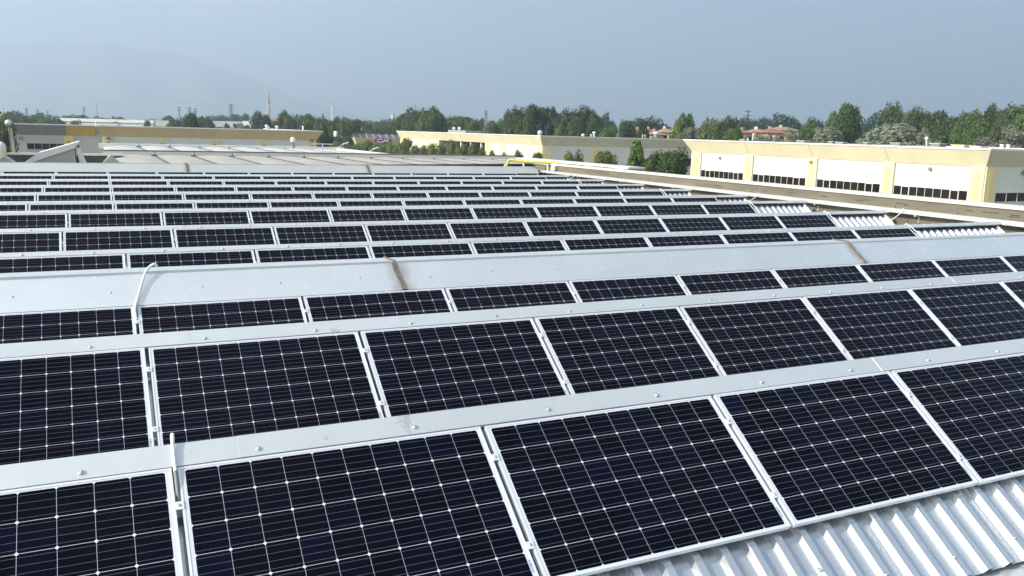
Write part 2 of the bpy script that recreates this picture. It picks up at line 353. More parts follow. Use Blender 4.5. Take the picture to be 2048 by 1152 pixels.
roof = thing('sawtooth_roof', 'large grey sawtooth roof of bare corrugated metal slopes carrying the solar panels', 'roof', (0, 20, -3.2))
def rel(mb, o, name, m, **k):
    x = mb.build(name, m, o, **k); x.matrix_parent_inverse = Matrix.Translation(o.location).inverted(); return x
OFF = -0.074
for n in range(1, 13):
    mb = MB(); prof = []
    x = XL; k = 0
    while x < XR - .01:
        prof += [(x, 0), (x + .112, 0), (x + .131, .038), (x + .181, .038)]; x += .2
    prof.append((XR, 0))
    prof = [p for p in prof if p[0] <= XR]
    s0, s1 = -1.52, (.10 if n < 3 else .06)
    for (xa, ha), (xb, hb) in zip(prof, prof[1:]):
        mb.quad(rp3(n, xa, s0, OFF - .04 + ha), rp3(n, xb, s0, OFF - .04 + hb), rp3(n, xb, s1, OFF - .04 + hb), rp3(n, xa, s1, OFF - .04 + ha))
    if n == 1:
        for xl in (3.131 + .011, 4.131 + .011, 5.131 + .011):
            mb2 = MB(); xl = XL + round((xl - XL) / .2) * .2 + .125
            a_ = [(xl, .034), (xl + .006, .0395), (xl + .056, .0395), (xl + .075, .001), (xl + .085, .001)]
            for (xa, ha), (xb, hb) in zip(a_, a_[1:]): mb2.hexa([rp3(n, xa, s0 - .004, OFF - .04 + ha), rp3(n, xb, s0 - .004, OFF - .04 + hb), rp3(n, xb, -.6, OFF - .04 + hb), rp3(n, xa, -.6, OFF - .04 + ha)], [rp3(n, xa, s0 - .004, OFF - .0385 + ha), rp3(n, xb, s0 - .004, OFF - .0385 + hb), rp3(n, xb, -.6, OFF - .0385 + hb), rp3(n, xa, -.6, OFF - .0385 + ha)])
            rel(mb2, roof, 'lap_joint', 'corrugated_metal')
    rel(mb, roof, 'corrugated_slope', 'corrugated_metal')
    # steep rear face and gutter to the next slope
    if n < 12:
        a = rp3(n, 0, (.15 if n < 3 else .10), -.14); bY = ROWS[n + 1][0] + s0 * CT - .02; bZ = ROWS[n + 1][1] + s0 * ST - .16
        mb = MB(); gy = min(a.y + .55, bY - .1)
        if n != 3:
            mb.hexa([(XL, a.y, a.z), (XR, a.y, a.z), (XR, gy, bZ), (XL, gy, bZ)], [(XL, a.y - .06, a.z), (XR, a.y - .06, a.z), (XR, gy - .06, bZ), (XL, gy - .06, bZ)])
            rel(mb, roof, 'rear_glazing', 'grey_fibre')
        mb = MB(); mb.box(XL, XR + .4, (gy if n != 3 else 9.8), bY + .12, bZ - .05, bZ); rel(mb, roof, 'gutter', 'roof_grey')
mb = MB(); q = rp3(1, 0, -1.52, OFF); mb.box(XL, XR + .4, 1.2, q.y + .1, q.z - .12, q.z - .06); rel(mb, roof, 'gutter', 'cap_metal')
# gable ends of the slopes
for n in range(1, 13):
    mb = MB(); a = rp3(n, XR, .07, OFF - .03); c = rp3(n, XR, -1.5, OFF - .02)
    mb.hexa([(XR + .004, c.y, c.z), (XR + .004, a.y, a.z), (XR + .004, a.y + .5, c.z)], [(XR + .05, c.y, c.z), (XR + .05, a.y, a.z), (XR + .05, a.y + .5, c.z)])
    rel(mb, roof, 'gable_end', 'roof_dark')
    mb = MB(); mb.prism([rp3(n, XR - .02, -1.5, OFF - .05), rp3(n, XR - .02, .1, OFF - .05), rp3(n, XR - .02, .1, OFF + .03), rp3(n, XR - .02, -1.5, OFF + .03)], (0, 0, 0), (.035, 0, 0))
    rel(mb, roof, 'edge_trim', 'frame_aluminium')
# black filler strips closing the corrugations under the caps where no panels hide them
for n in range(4, 13):
    xe = ROWS[n][2] + (COLS[n][1] + 1) * PITCHX - .02; mb = MB()
    mb.prism([rp3(n, xe, .004, OFF - .05), rp3(n, xe, .014, OFF - .05), rp3(n, xe, .014, -.024), rp3(n, xe, .004, -.024)], (0, 0, 0), (XR - xe, 0, 0)); rel(mb, roof, 'filler_strip', 'void_black')
# the screws on the bare front slope
def screw_mesh():
    mb = MB(); mb.lathe([(.0125, 0), (.0135, .0015), (.0125, .0035), (.008, .004), (.0085, .0045), (.0085, .008), (.0065, .0105), (.002, .0115)], (0, 0, 0), 14)
    me = mb.build('screw', 'bare_aluminium', smooth=True); d = me.data; bpy.data.objects.remove(me); return d
SCREW = screw_mesh()
def screw(parent, p, name='screw', scl=1.0):
    o = bpy.data.objects.new(name, SCREW); COL.objects.link(o); o.parent = parent
    o.matrix_parent_inverse = Matrix.Translation(parent.location).inverted()
    o.matrix_basis = Matrix.Translation(p) @ ROWM @ Matrix.Rotation(random.uniform(0, 6), 4, 'Z') @ Matrix.Scale(scl, 4); return o
for px, py in ((1908, 1114), (2029, 1076), (1772, 1150), (1640, 1140)):
    d = ray(px, py); nrm = Vector((0, -ST, CT)); p0 = rp3(1, 0, 0, OFF); screw(roof, d * (nrm.dot(p0) / nrm.dot(d)), scl=1.1)

# ------------------------------------------------------------------ solar panels
def frame_mb():
    mb = MB(); w, d = .011, .040
    outer = [(0, 0), (PW, 0), (PW, -PH), (0, -PH)]; inner = [(w, -w), (PW - w, -w), (PW - w, -PH + w), (w, -PH + w)]
    for z, flip in ((0, 0), (-d, 1)):
        for i in range(4):
            j = (i + 1) % 4; mb.quad((*outer[i], z), (*outer[j], z), (*inner[j], z), (*inner[i], z))
    for i in range(4):
        j = (i + 1) % 4; mb.quad((*outer[i], 0), (*outer[i], -d), (*outer[j], -d), (*outer[j], 0)); mb.quad((*inner[i], 0), (*inner[j], 0), (*inner[j], -d), (*inner[i], -d))
    return mb
P0 = thing('solar_panel', '', 'solar panel', (0, 0, 0), 'solar panels in rows on the sawtooth roof')
fm = frame_mb(); fo = fm.build('frame', 'frame_aluminium', P0)
cm = MB(); cm.box(.0112, PW - .0112, -PH + .0112, -.0112, -.008, -.0025); cm.build('cell_sheet', 'solar_cells', P0)
sm = MB(); sm.box(PW - .0285, PW - .0135, -PH + .06, -PH + .135, -.0023, -.0018); sm.build('barcode_sticker', 'sticker_print', P0)
first = True
def place_panel(n, c, label):
    global first
    o = P0 if first else copy_tree(P0); first = False
    Y, Z, x0 = ROWS[n]
    o.location = (x0 + c * PITCHX, Y, Z + random.uniform(-.002, .002))
    o.rotation_euler = (TL + R(random.uniform(-.12, .12)), R(random.uniform(-.06, .06)), 0)
    o['label'] = label
for n in range(1, 13):
    c0, c1 = COLS[n]
    for c in range(c0, c1 + 1):
        if n <= 3:
            k = c - c0 + 1; lab = f"dark solar panel, {ORD[k]} from the left picture edge in {ROWNAME[n]} of panels"
        else:
            k = c1 - c + 1; lab = f"dark solar panel, {ORD[k]} from the right end of {ROWNAME[n]} of panels"
        place_panel(n, c, lab)
# rails under the panels + clamps in the gaps of the three nearest rows
for n in range(1, 13):
    c0, c1 = COLS[n]; x0 = ROWS[n][2]
    t = thing('mounting_rail', f"pair of aluminium mounting rails hidden under the panels of {ROWNAME[n]}", 'rail', rp3(n, x0, -.5, -.08), 'mounting rails under the panels')
    for s in (-.22, -.78):
        mb = MB(); xa, xb = x0 + c0 * PITCHX - .02, x0 + (c1 + 1) * PITCHX + .0
        mb.hexa([rp3(n, xa, s - .02, -.071), rp3(n, xb, s - .02, -.071), rp3(n, xb, s + .02, -.071), rp3(n, xa, s + .02, -.071)], [rp3(n, xa, s - .02, -.042), rp3(n, xb, s - .02, -.042), rp3(n, xb, s + .02, -.042), rp3(n, xa, s + .02, -.042)])
        rel(mb, t, 'rail', 'bare_aluminium')
CL0 = thing('panel_clamp', '', 'clamp', (0, 0, 0), 'clamps between neighbouring panels')
mb = MB(); mb.box(-.024, .024, -.022, .022, .001, .0045); mb.build('top_plate', 'frame_aluminium', CL0, bevel=.0008)
mb = MB(); mb.box(-.0125, .0125, -.022, .022, -.040, .001); mb.build('clamp_body', 'bare_aluminium', CL0)
mb = MB(); mb.lathe([(.0075, .0045), (.0075, .0105), (.0055, .012), (.0025, .0121), (.0024, .009)], (0, 0, 0), 12); mb.build('bolt', 'bare_aluminium', CL0, smooth=True)
CL0.rotation_euler = (TL, 0, 0); firstc = True
for n in range(1, 4):
    c0, c1 = COLS[n]
    for c in range(c0, c1):
        for s, wd in ((-.22, 'upper'), (-.78, 'lower')):
            if n > 1 and s < -.7 and n == 3: continue
            o = CL0 if firstc else copy_tree(CL0); firstc = False
            o.location = rp3(n, ROWS[n][2] + (c + 1) * PITCHX - .0146, s); k = c - c0 + 1
            o['label'] = f"{wd} aluminium clamp in the gap right of the {ORD[k]} panel of {ROWNAME[n]}"

# ------------------------------------------------------------------ ridge caps
def cap_profile(o, w): return [(.006, -.022 + o), (.006, 0.003 + o), (w, 0.003 + o), (w + .012, -.10 + o), (w + .010, -.10 + o), (w - .0015, .0012 + o), (.0078, .0012 + o), (.0078, -.022 + o)]
def ridge_cap(n):
    rw = ROWNAME[n]
    t = thing('ridge_cap', f"narrow folded sheet metal ridge cap along the top of {rw} of panels", 'ridge cap', rp3(n, XL, .1), 'folded ridge caps above the panel rows')
    x = XL - random.uniform(0, 1.5); k = 0
    seams = {1: [0.63, 5.27]}.get(n)
    xs = [XL]
    while xs[-1] < XR + .05: xs.append(xs[-1] + 3.0)
    if seams: xs = [XL, -6, -3] + [seams[0]] + [2.9] + [seams[1]] + [8.2, 11.2, 14.2, XR + .08]
    else:
        ph = random.uniform(.2, 2.8); xs = [XL] + [v for v in np.arange(XL + ph, XR - .5, 3.0)] + [XR + .08]
    for xa, xb in zip(xs, xs[1:]):
        off = .0018 if k % 2 else 0.0; k += 1
        mb = MB(); pr = cap_profile(off, .142 if n < 3 else .092); b = xb + (.03 if off else 0); a = xa - (.03 if off else 0)
        mb.hexa([rp3(n, a, s, o) for s, o in pr], [rp3(n, b, s, o) for s, o in pr])
        rel(mb, t, 'cap_sheet', 'cap_metal')
    x = ROWS[n][2] + .42 - .8396 * 2
    while x < XR - .1:
        if x > XL + .2: screw(t, rp3(n, x + random.uniform(-.05, .05), (.047 if n < 3 else .04) + random.uniform(-.006, .006), .0035), scl=1.15 if n < 4 else 1.5)
        x += .8396
    return t
for n in (1, 2, 4, 5, 6, 7, 8, 9, 10, 11): ridge_cap(n)

# ------------------------------------------------------------------ the two wide upstand flashings
def wide_flashing(n, label, joints, ledge, top=.485, tone='cap_metal'):
    mname = f'flashing_metal_{n}'
    sheet_metal('wide_flashing_metal' if n == 3 else 'far_flashing_metal', (.78, .80, .80) if n == 3 else (.50, .52, .50), .24 if n == 3 else .45, .60 if n == 3 else .3, [j for j in joints], stain=0 if n == 3 else .25, st=(.6, .6, .6) if n == 3 else (.15, 1, 1), bumpk=.16, bs=.8)
    mm = 'wide_flashing_metal' if n == 3 else 'far_flashing_metal'
    t = thing('wide_flashing', label, 'flashing', (0, 0, 0), 'wide upstand flashings')
    xs = [XL] + list(joints) + [XR + .1]
    for xa, xb in zip(xs, xs[1:]):
        a, b = xa + .004, xb - .004; mb = MB()
        lo = [(.006, -.02), (.006, .004), (top, .004), (top, .001), (.0085, .001), (.0085, -.02)]
        mb.hexa([rp3(n, a, s, o) for s, o in lo], [rp3(n, b, s, o) for s, o in lo])
        mb.build('flashing_sheet', mm, t)
        # coping ledge on the top
        p = rp3(n, 0, top, .012); y0, z0 = p.y - .018, p.z
        mb = MB(); pr = [(y0, z0 - .030), (y0, z0 + .004), (y0 + ledge, z0 - .010), (y0 + ledge, z0 - .05), (y0 + ledge - .01, z0 - .05), (y0 + ledge - .01, z0 - .013), (y0 + .004, z0 + .0005), (y0 + .004, z0 - .030)]
        mb.hexa([(a - .002, y, z) for y, z in pr], [(b + .002, y, z) for y, z in pr]); mb.build('coping_sheet', 'cap_metal', t)
    # body behind
    p = rp3(n, 0, top, -.03); q = rp3(n, 0, .05, -.03); mb = MB()
    pr = [(q.y, q.z), (p.y, p.z - .002), (p.y + ledge - .04, p.z - .03), (p.y + ledge - .04, -3.3), (q.y, -3.3)]
    mb.hexa([(XL, y, z) for y, z in pr], [(XR, y, z) for y, z in pr]); mb.build('upstand_body', 'grey_fibre', t)
    x = XL + .5
    while x < XR:
        screw(t, rp3(n, x + random.uniform(-.04, .04), .22 + random.uniform(-.03, .03), .0045), scl=1.0 if n == 3 else 1.6)
        if random.random() < .8:
            px = Vector((x + random.uniform(-.3, .3), p.y + .05, p.z + .018)); o = screw(t, px, scl=.8); o.matrix_basis = Matrix.Translation(px)
        x += .86
    return t
J3 = (3.18, 10.59)
J12 = (3.25, 10.40)
wf = wide_flashing(3, 'wide smooth grey upstand flashing between the third and fourth rows of panels', J3, .37)
ff = wide_flashing(12, 'long pale upstand flashing behind the farthest row of panels', J12, .34, top=.5)
def sealant(t, n, xj, top, r, bend):
    mb = MB()
    for k in range(3):
        pts = []
        for i in range(15):
            s = .008 + (top - .01) * i / 14; pts.append(rp3(n, xj + (k - 1) * r * 1.3 + bend * math.sin(i / 14 * 2.2) + random.uniform(-.004, .004), s, .006 + random.uniform(0, .006)))
        mb.tube(pts, [r * random.uniform(.7, 1.1) for _ in pts], 7)
    p = rp3(n, 0, top, .012)
    mb.tube([(xj - .01 - .5 * i * r, p.y - .02 + .06 * i, p.z + .012) for i in range(6)], r * .8, 7)
    mb.build('sealant_joint', 'sealant', t, smooth=True)
sealant(wf, 3, J3[0], .485, .013, -.02); sealant(wf, 3, J3[1], .485, .012, .0)
sealant(ff, 12, J12[0], .5, .022, .0); sealant(ff, 12, J12[1], .5, .022, .0)

# ------------------------------------------------------------------ conduits
def arc_pts(pts, n=6):
    """Catmull-Rom through points"""
    P = [Vector(p) for p in pts]; P = [P[0] * 2 - P[1]] + P + [P[-1] * 2 - P[-2]]; out = []
    for i in range(1, len(P) - 2):
        for k in range(n):
            t = k / n; a, b, c, d = P[i - 1:i + 3]
            out.append(.5 * ((2 * b) + (c - a) * t + (2 * a - 5 * b + 4 * c - d) * t * t + (3 * b - a - 3 * c + d) * t ** 3))
    out.append(P[-2]); return out
t = thing('cable_conduit', 'white cable conduit bent over the front ridge cap at left, running into grey corrugated pipe', 'conduit', rp3(1, .25, .1))
xc = ROWS[1][2] + PITCHX - .012
mb = MB(); mb.tube(arc_pts([rp3(1, xc + .005, .215, -.06), rp3(1, xc + .004, .195, .012), rp3(1, xc + .002, .160, .026), rp3(1, xc, .12, .021), rp3(1, xc - .001, .05, .018), rp3(1, xc - .001, -.03, .010)]), .0095, 14); rel(mb, t, 'white_pipe', 'conduit_plastic', smooth=True)
mb = MB(); mb.tube(arc_pts([rp3(1, xc - .001, -.028, .010), rp3(1, xc, -.10, .002), rp3(1, xc + .001, -.16, -.014), rp3(1, xc + .006, -.20, -.05)], 8), .0105, 12); rel(mb, t, 'grey_flexible_pipe', 'conduit_grey', smooth=True)
t = thing('cable_conduit', 'white curved cable conduit lying across the wide grey flashing at left', 'conduit', rp3(3, .5, .3))
d3 = lambda px, py, o: (lambda d, nrm, p0: d * (nrm.dot(p0) / nrm.dot(d)))(ray(px, py), Vector((0, -ST, CT)), rp3(3, 0, 0, o))
xa = d3(270, 617, .02)
mb = MB(); mb.tube(arc_pts([d3(273, 640, -.01), d3(270, 617, .02), d3(277, 590, .03), d3(285, 562, .04), d3(292, 543, .06), d3(301, 532, .07), d3(310, 528, .08), d3(313, 531, .03)]), .014, 12); rel(mb, t, 'white_pipe', 'conduit_plastic', smooth=True)
# conduits at the right ends of the rows and from the tray
for n, lab in ((4, 'white conduit along the right end of the fourth row of panels'), (5, 'thin white conduit arching over the ridge at the right end of the fifth row'),
               (6, 'thin white conduit arching over the ridge at the right end of the sixth row'), (8, 'thin white conduit arching over the ridge at the right end of the eighth row'), (10, 'thin white conduit arching over the ridge at the right end of the tenth row')):
    xe = ROWS[n][2] + (COLS[n][1] + 1) * PITCHX + .03
    mb = MB(); mb.tube(arc_pts([rp3(n, xe - .07, .13, -.05), rp3(n, xe - .06, .105, .012), rp3(n, xe - .03, .06, .016), rp3(n, xe, .0, .008), rp3(n, xe + .02, -.3, .01), rp3(n, xe + .02, -.95, .0)]), .009, 9)
    tag(mb.build('cable_conduit', 'conduit_plastic', smooth=True), lab, 'conduit', 'conduits at the right ends of the rows')

# ------------------------------------------------------------------ parapet wall, coping, cable tray
WX = 18.80
t = thing('parapet_wall', 'long stained olive brown concrete parapet wall along the right of the roof', 'wall', (WX, 18, -3))
mb = MB(); mb.box(WX, WX + .25, 2.0, 37.6, GZ, -1.425); rel(mb, t, 'wall', 'concrete_wall')
mb = MB(); y = 2.0
while y < 37.7: mb.box(WX - .035, WX + .33, y, min(y + 5.995, 37.68), -1.423, -1.337); y += 6.0
rel(mb, t, 'coping', 'concrete_coping', bevel=.006)
mb = MB(); y = 3.3
while y < 37: mb.box(WX - .004, WX - .001, y, y + .014, -2.9, -1.52 - random.uniform(0, .2)); y += 1.5 + random.uniform(-.1, .6)
rel(mb, t, 'vertical_joint', 'lichen')
mb = MB()   # black lichen dashes
for i in range(46):
    y = random.uniform(9, 34); z = -1.56 + random.uniform(-.025, .025); L = random.uniform(.03, .3)
    k = 9; up = [(WX - .003 - .002 * (i % 3), y + L * j / k, z + random.uniform(.001, .010)) for j in range(k + 1)]; dn = [(WX - .003 - .002 * (i % 3), y + L * j / k, z - random.uniform(.001, .010)) for j in range(k + 1)]
    mb.quad(*(up + dn[::-1]))
lo = rel(mb, t, 'lichen_patch', 'lichen')
def tray_material():
    m = mat('tray_metal', (.72, .72, .70), rough=.4, metal=.35); g = NB(m); nt = m.node_tree; b = nt.nodes['Principled BSDF']
    tcn = nt.nodes.new('ShaderNodeTexCoord'); x = nt.nodes.new('ShaderNodeSeparateXYZ'); nt.links.new(tcn.outputs['Object'], x.inputs[0])
    a = g.math('ABSOLUTE', g.math('SUBTRACT', g.math('FRACT', g.math('MULTIPLY', x.outputs[1], 16.0)), .5))
    c = g.math('ABSOLUTE', g.math('SUBTRACT', g.math('FRACT', g.math('MULTIPLY', x.outputs[2], 34.0)), .5))
    h = g.math('MULTIPLY', g.math('LESS_THAN', a, .26), g.math('LESS_THAN', c, .22))
    nt.links.new(g.mix(h, (.68, .67, .64), (.30, .29, .25)), b.inputs['Base Color'])
tray_material()
t = thing('cable_tray', 'long perforated white metal cable tray fixed along the concrete parapet wall', 'cable tray', (WX - .1, 20, -1.72))
mb = MB(); y = 7.0
while y < 38.0:
    e = min(y + 2.99, 38.2)
    mb.box(WX - .20, WX - .198, y, e, -1.775, -1.675); mb.box(WX - .198, WX - .02, y, e, -1.775, -1.772); mb.box(WX - .02, WX - .018, y, e, -1.775, -1.675); mb.box(WX - .2015, WX - .0165, y, e, -1.6745, -1.672); y += 3.0
rel(mb, t, 'tray', 'tray_metal')
for y in np.arange(8.2, 38, 3.4):
    mb = MB(); mb.box(WX - .19, WX - .001, y, y + .035, -1.82, -1.7765); mb.box(WX - .03, WX - .001, y + .005, y + .03, -1.98, -1.82); rel(mb, t, 'bracket', 'concrete_coping')
for n, lab in ((5, 'white conduit dropping from the cable tray to the fifth row'), (7, 'white conduit dropping from the cable tray to the seventh row'), (11, 'short white looped conduit between cable tray and the eleventh row')):
    p = rp3(n, XR - .25, -.35, OFF + .03); mb = MB()
    mb.tube(arc_pts([(WX - .12, p.y + .05, -1.66), (WX - .18, p.y, -1.655), (WX - .26, p.y - .06, -1.72), (XR - .08, p.y - .05, -1.9), (p.x, p.y, p.z), rp3(n, XR - .27, -.6, OFF + .03)]), .011, 9)
    tag(mb.build('cable_conduit', 'conduit_plastic', smooth=True), lab, 'conduit', 'conduits from the cable tray')

# ------------------------------------------------------------------ yellow gas pipe
a = on_y(1012, 334, 36.1); b = on_y(1017, 321.5, 36.1); c = on_x(1110, 325.5, WX + .12); d = on_x(1115, 332, WX + .12)
t = thing('gas_pipe', 'bright yellow painted gas pipe bridging from the roof to the parapet wall', 'pipe', a)
mb = MB(); mb.tube(arc_pts([a, a.lerp(b, .7), b + (c - b) * .02 + Vector((0, 0, .03)), b.lerp(c, .08) + Vector((0, 0, .06)), b.lerp(c, .3), b.lerp(c, .6), b.lerp(c, .92), c + Vector((0, 0, .02)), c.lerp(d, .4) + Vector((.05, -.02, 0)), d], 6), .06, 14); rel(mb, t, 'pipe', 'yellow_paint', smooth=True)
mb = MB(); mb.lathe([(.14, -.02), (.14, .03), (.10, .06), (.085, .12)], a, 14); rel(mb, t, 'base_flange', 'yellow_paint', smooth=True)
for f in (.33, .85):
    p = b.lerp(c, f); mb = MB(); mb.box(p.x - .03, p.x + .03, p.y - .03, p.y + .03, p.z - .5, p.z - .06); rel(mb, t, 'support', 'edge_white')
p = on_x(1107, 337, WX - .12); t = thing('floodlight', 'small white lamp on the parapet wall under the end of the yellow pipe', 'lamp', p)
mb = MB(); mb.lathe([(.03, -.14), (.11, -.10), (.13, 0), (.11, .10), (.03, .14)], p, 14); rel(mb, t, 'lamp_body', 'vent_white', smooth=True)
mb = MB(); mb.box(p.x, WX, p.y - .02, p.y + .02, p.z - .02, p.z + .02); rel(mb, t, 'arm', 'box_grey')

# ================================================================== NEIGHBOURING LOW ROOFS
def vault_roof(t, x0, x1, y0, y1, z, w, rise, name, m):
    mb = MB(); n = max(1, round((x1 - x0) / w)); w = (x1 - x0) / n
    for i in range(n):
        pr = [(x0 + w * (i + k / 8), z + rise * math.sin(math.pi * k / 8)) for k in range(9)]
        for (xa, za), (xb, zb) in zip(pr, pr[1:]): mb.quad((xa, y0, za), (xb, y0, zb), (xb, y1, zb), (xa, y1, za))
        base = [(x0 + w * (i + k / 8), y0, z + rise * math.sin(math.pi * k / 8)) for k in range(9)]
        mb.quad(*base); mb.quad(*[(p[0], y1, p[2]) for p in base])
    o = rel(mb, t, name, m, smooth=True)
    mb = MB()
    for i in range(1, n): mb.box(x0 + w * i - .05, x0 + w * i + .05, y0 + .2, y1 - .9, z - .02, z + .035)
    rel(mb, t, 'valley_gutter', 'seam_dark')
    for i in range(1, n): mb = MB(); k_ = max(.35, 1 - i / n); mb.box(x0 + w * i - .2 * k_, x0 + w * i + .10 * k_, y1 - .75, y1 - .45, z - .02, z + .10 * k_); mb.box(x0 + w * i - .02, x0 + w * i + .02, y1 - .6, y1 - .56, z, z + .30 * k_); rel(mb, t, 'roof_drain', 'seam_dark')
t = thing('low_warehouse', 'low neighbouring warehouse with beige shallow vaulted roof behind the far flashing', 'warehouse', (12, 44, GZ))
vault_roof(t, 1.0, 24.2, 37.6, 49.3, -1.72, 1.95, .08, 'vaulted_roof', 'beige_membrane')
mb = MB(); mb.box(.8, 24.6, 37.3, 49.75, GZ, -1.74); rel(mb, t, 'wall', 'cornice_yellow')
mb = MB(); mb.prism([(0, 36.6, -1.66), (0, 37.3, -1.66), (0, 37.3, -2.35), (0, 37.05, -2.35)], (.6, 0, 0), (25.0, 0, 0)); rel(mb, t, 'cornice', 'cornice_yellow')
mb = MB(); mb.box(24.2, 25.2, 36.55, 49.6, -1.655, -1.56); mb.box(.5, 24.2, 49.4, 49.8, -1.74, -1.50); rel(mb, t, 'edge_strip', 'edge_white')
mb = MB(); mb.tube([(.5, 49.35, -1.46), (24.2, 49.35, -1.46)], .035, 8); rel(mb, t, 'handrail', 'seam_dark')
mb = MB(); mb.hexa([(7.5, 36.25, -1.75), (18.7, 36.25, -1.75), (18.7, 36.45, -1.75), (7.5, 36.45, -1.75)], [(7.5, 36.25, -1.58), (18.7, 36.25, -1.43), (18.7, 36.45, -1.43), (7.5, 36.45, -1.58)]); rel(mb, t, 'gap_shade_strip', 'void_black')  # solid black wedge added as the shade in the gap behind the far flashing
t = thing('low_warehouse', 'low neighbouring warehouse with pale grey vaulted roof farther back', 'warehouse', (8, 56, GZ))
vault_roof(t, .9, 16.0, 50.4, 62.5, -1.62, 1.9, .11, 'vaulted_roof', 'pale_membrane')
mb = MB(); mb.box(.7, 16.3, 50.2, 62.6, GZ, -1.66); rel(mb, t, 'wall', 'wall_cream')
mb = MB(); mb.box(.4, 16.6, 62.6, 63.3, -1.72, -1.42); mb.box(16.05, 16.7, 50.2, 62.58, -1.66, -1.50); rel(mb, t, 'edge_strip', 'edge_white')
# aerial and lamps on the pale roof
t = thing('aerial', 'thin T shaped aerial standing on the pale vaulted roof', 'aerial', on_z(645, 309, -1.55)); p = Vector(t.location)
mb = MB(); tp = on_y(645, 288, p.y); mb.tube([p, tp], .03, 8); mb.tube([tp - Vector((.55, 0, 0)), tp + Vector((.55, 0, 0))], .025, 8); rel(mb, t, 'mast', 'vent_metal')
t = thing('roof_flue', 'short grey flue with white cap on the pale vaulted roof', 'flue', on_z(587, 297, -1.5)); p = Vector(t.location); tp = on_y(585.5, 283, p.y)
mb = MB(); mb.tube([p, tp], .09, 10); rel(mb, t, 'pipe', 'box_grey'); mb = MB(); mb.lathe([(.05, -.06), (.16, 0), (.16, .22), (.05, .30)], tp, 12); rel(mb, t, 'cap', 'vent_white')
# trough at the left with the wedge shaped hood
t = thing('dark_parapet', 'dark navy membrane lined parapet behind the wedge shaped hood', 'parapet', (-2, 46, GZ))
zt = on_y(100, 306.5, 46).z
mb = MB(); mb.box(-3.6, 1.35, 46, 46.3, GZ, zt - .09); rel(mb, t, 'wall', 'navy_membrane')
mb = MB(); mb.box(-3.65, 1.4, 45.95, 46.4, zt - .088, zt); rel(mb, t, 'coping', 'pale_fibre')
def poly_y(pts, Y): return [on_y(x, y, Y) for x, y in pts]
t = thing('roof_hood', 'pale wedge shaped roof hood rising to the right with dark open end', 'hood', on_y(100, 322, 39.5))
A = poly_y([(40, 330), (76, 306), (158, 283), (149, 297), (95, 314), (62, 326)], 39.5)
mb = MB(); mb.prism(A, (0, 0, 0), (0, 2.2, 0)); rel(mb, t, 'hood_top', 'pale_fibre')
Bp = poly_y([(62, 326.3), (95, 314.3), (149, 297.3), (153, 330), (62, 336)], 39.55)
mb = MB(); mb.prism(Bp, (0, 0, 0), (0, 2.1, 0)); rel(mb, t, 'hood_side', 'grey_fibre')
mb = MB(); mb.prism(poly_y([(153, 294), (156.5, 291), (170, 322), (172, 332), (155, 332)], 39.7), (0, 0, 0), (0, 1.8, 0)); rel(mb, t, 'dark_opening', 'navy_membrane')
mb = MB()
for k in range(3): mb.tube(arc_pts([on_y(154 + 2.4 * k, 295, 39.62), on_y(157 + 3 * k, 308, 39.60), on_y(162 + 4.5 * k, 326, 39.58)]), .045, 8)
rel(mb, t, 'rib', 'pale_fibre')
for pts, lab in (([(-30, 332), (8, 314), (24, 325), (30, 334)], 'small pale gabled skylight end at the left picture edge'), ([(206, 326), (222, 310), (240, 326), (240, 333), (206, 333)], 'small grey gabled skylight end right of the wedge shaped hood')):
    t = thing('gabled_skylight', lab, 'skylight', on_y(pts[0][0], 330, 39.2)); mb = MB(); mb.prism(poly_y(pts, 39.2), (0, 0, 0), (0, 1.5, 0)); rel(mb, t, 'gable', 'grey_fibre')

# ================================================================== WAREHOUSES
def warehouse_x(name_label, X, ya, yb, top, bot, bays, zg, win=None, depth=60, win_n=9):
    """long warehouse whose lit facade looks towards -X; bays: list of pilaster (y0,y1)"""
    t = thing('warehouse', name_label, 'warehouse', (X, ya, zg))
    return t

def cornice_x(t, X, ya, yb, z1, z0, m, over=.75, skew=True):
    """inverted-slope fascia on a facade facing -X (and its return is cut at 45 degrees)"""
    mb = MB(); mb.hexa([(X - over, ya - over, z1), (X - over, yb + over, z1), (X, yb, z0), (X, ya, z0)], [(X + .5, ya - over, z1), (X + .5, yb + over, z1), (X + .5, yb, z0), (X + .5, ya, z0)])
    return rel(mb, t, 'cornice', m)
def cornice_y(t, Y, xa, xb, z1, z0, m, over=.75):
    mb = MB(); mb.hexa([(xa - over + .01, Y - over, z1 - .004), (xb + over, Y - over, z1 - .004), (xb, Y, z0), (xa + .01, Y, z0)], [(xa - over + .01, Y + .5, z1 - .004), (xb + over, Y + .5, z1 - .004), (xb, Y + .5, z0), (xa + .01, Y + .5, z0)])
    return rel(mb, t, 'cornice', m)
def roof_edge(t, x0, x1, y0, y1, z, h=.22, w=.35, m='edge_white'):
    mb = MB(); mb.box(x0, x0 + w, y0, y1, z + .003, z + h); mb.box(x0 + w + .002, x1, y0, y0 + w, z + .003, z + h - .003); mb.box(x0 + w + .002, x1, y1 - w, y1, z + .003, z + h - .003); mb.box(x1 - w, x1, y0 + w + .002, y1 - w - .002, z + .003, z + h - .003)
    return rel(mb, t, 'roof_edge', m)
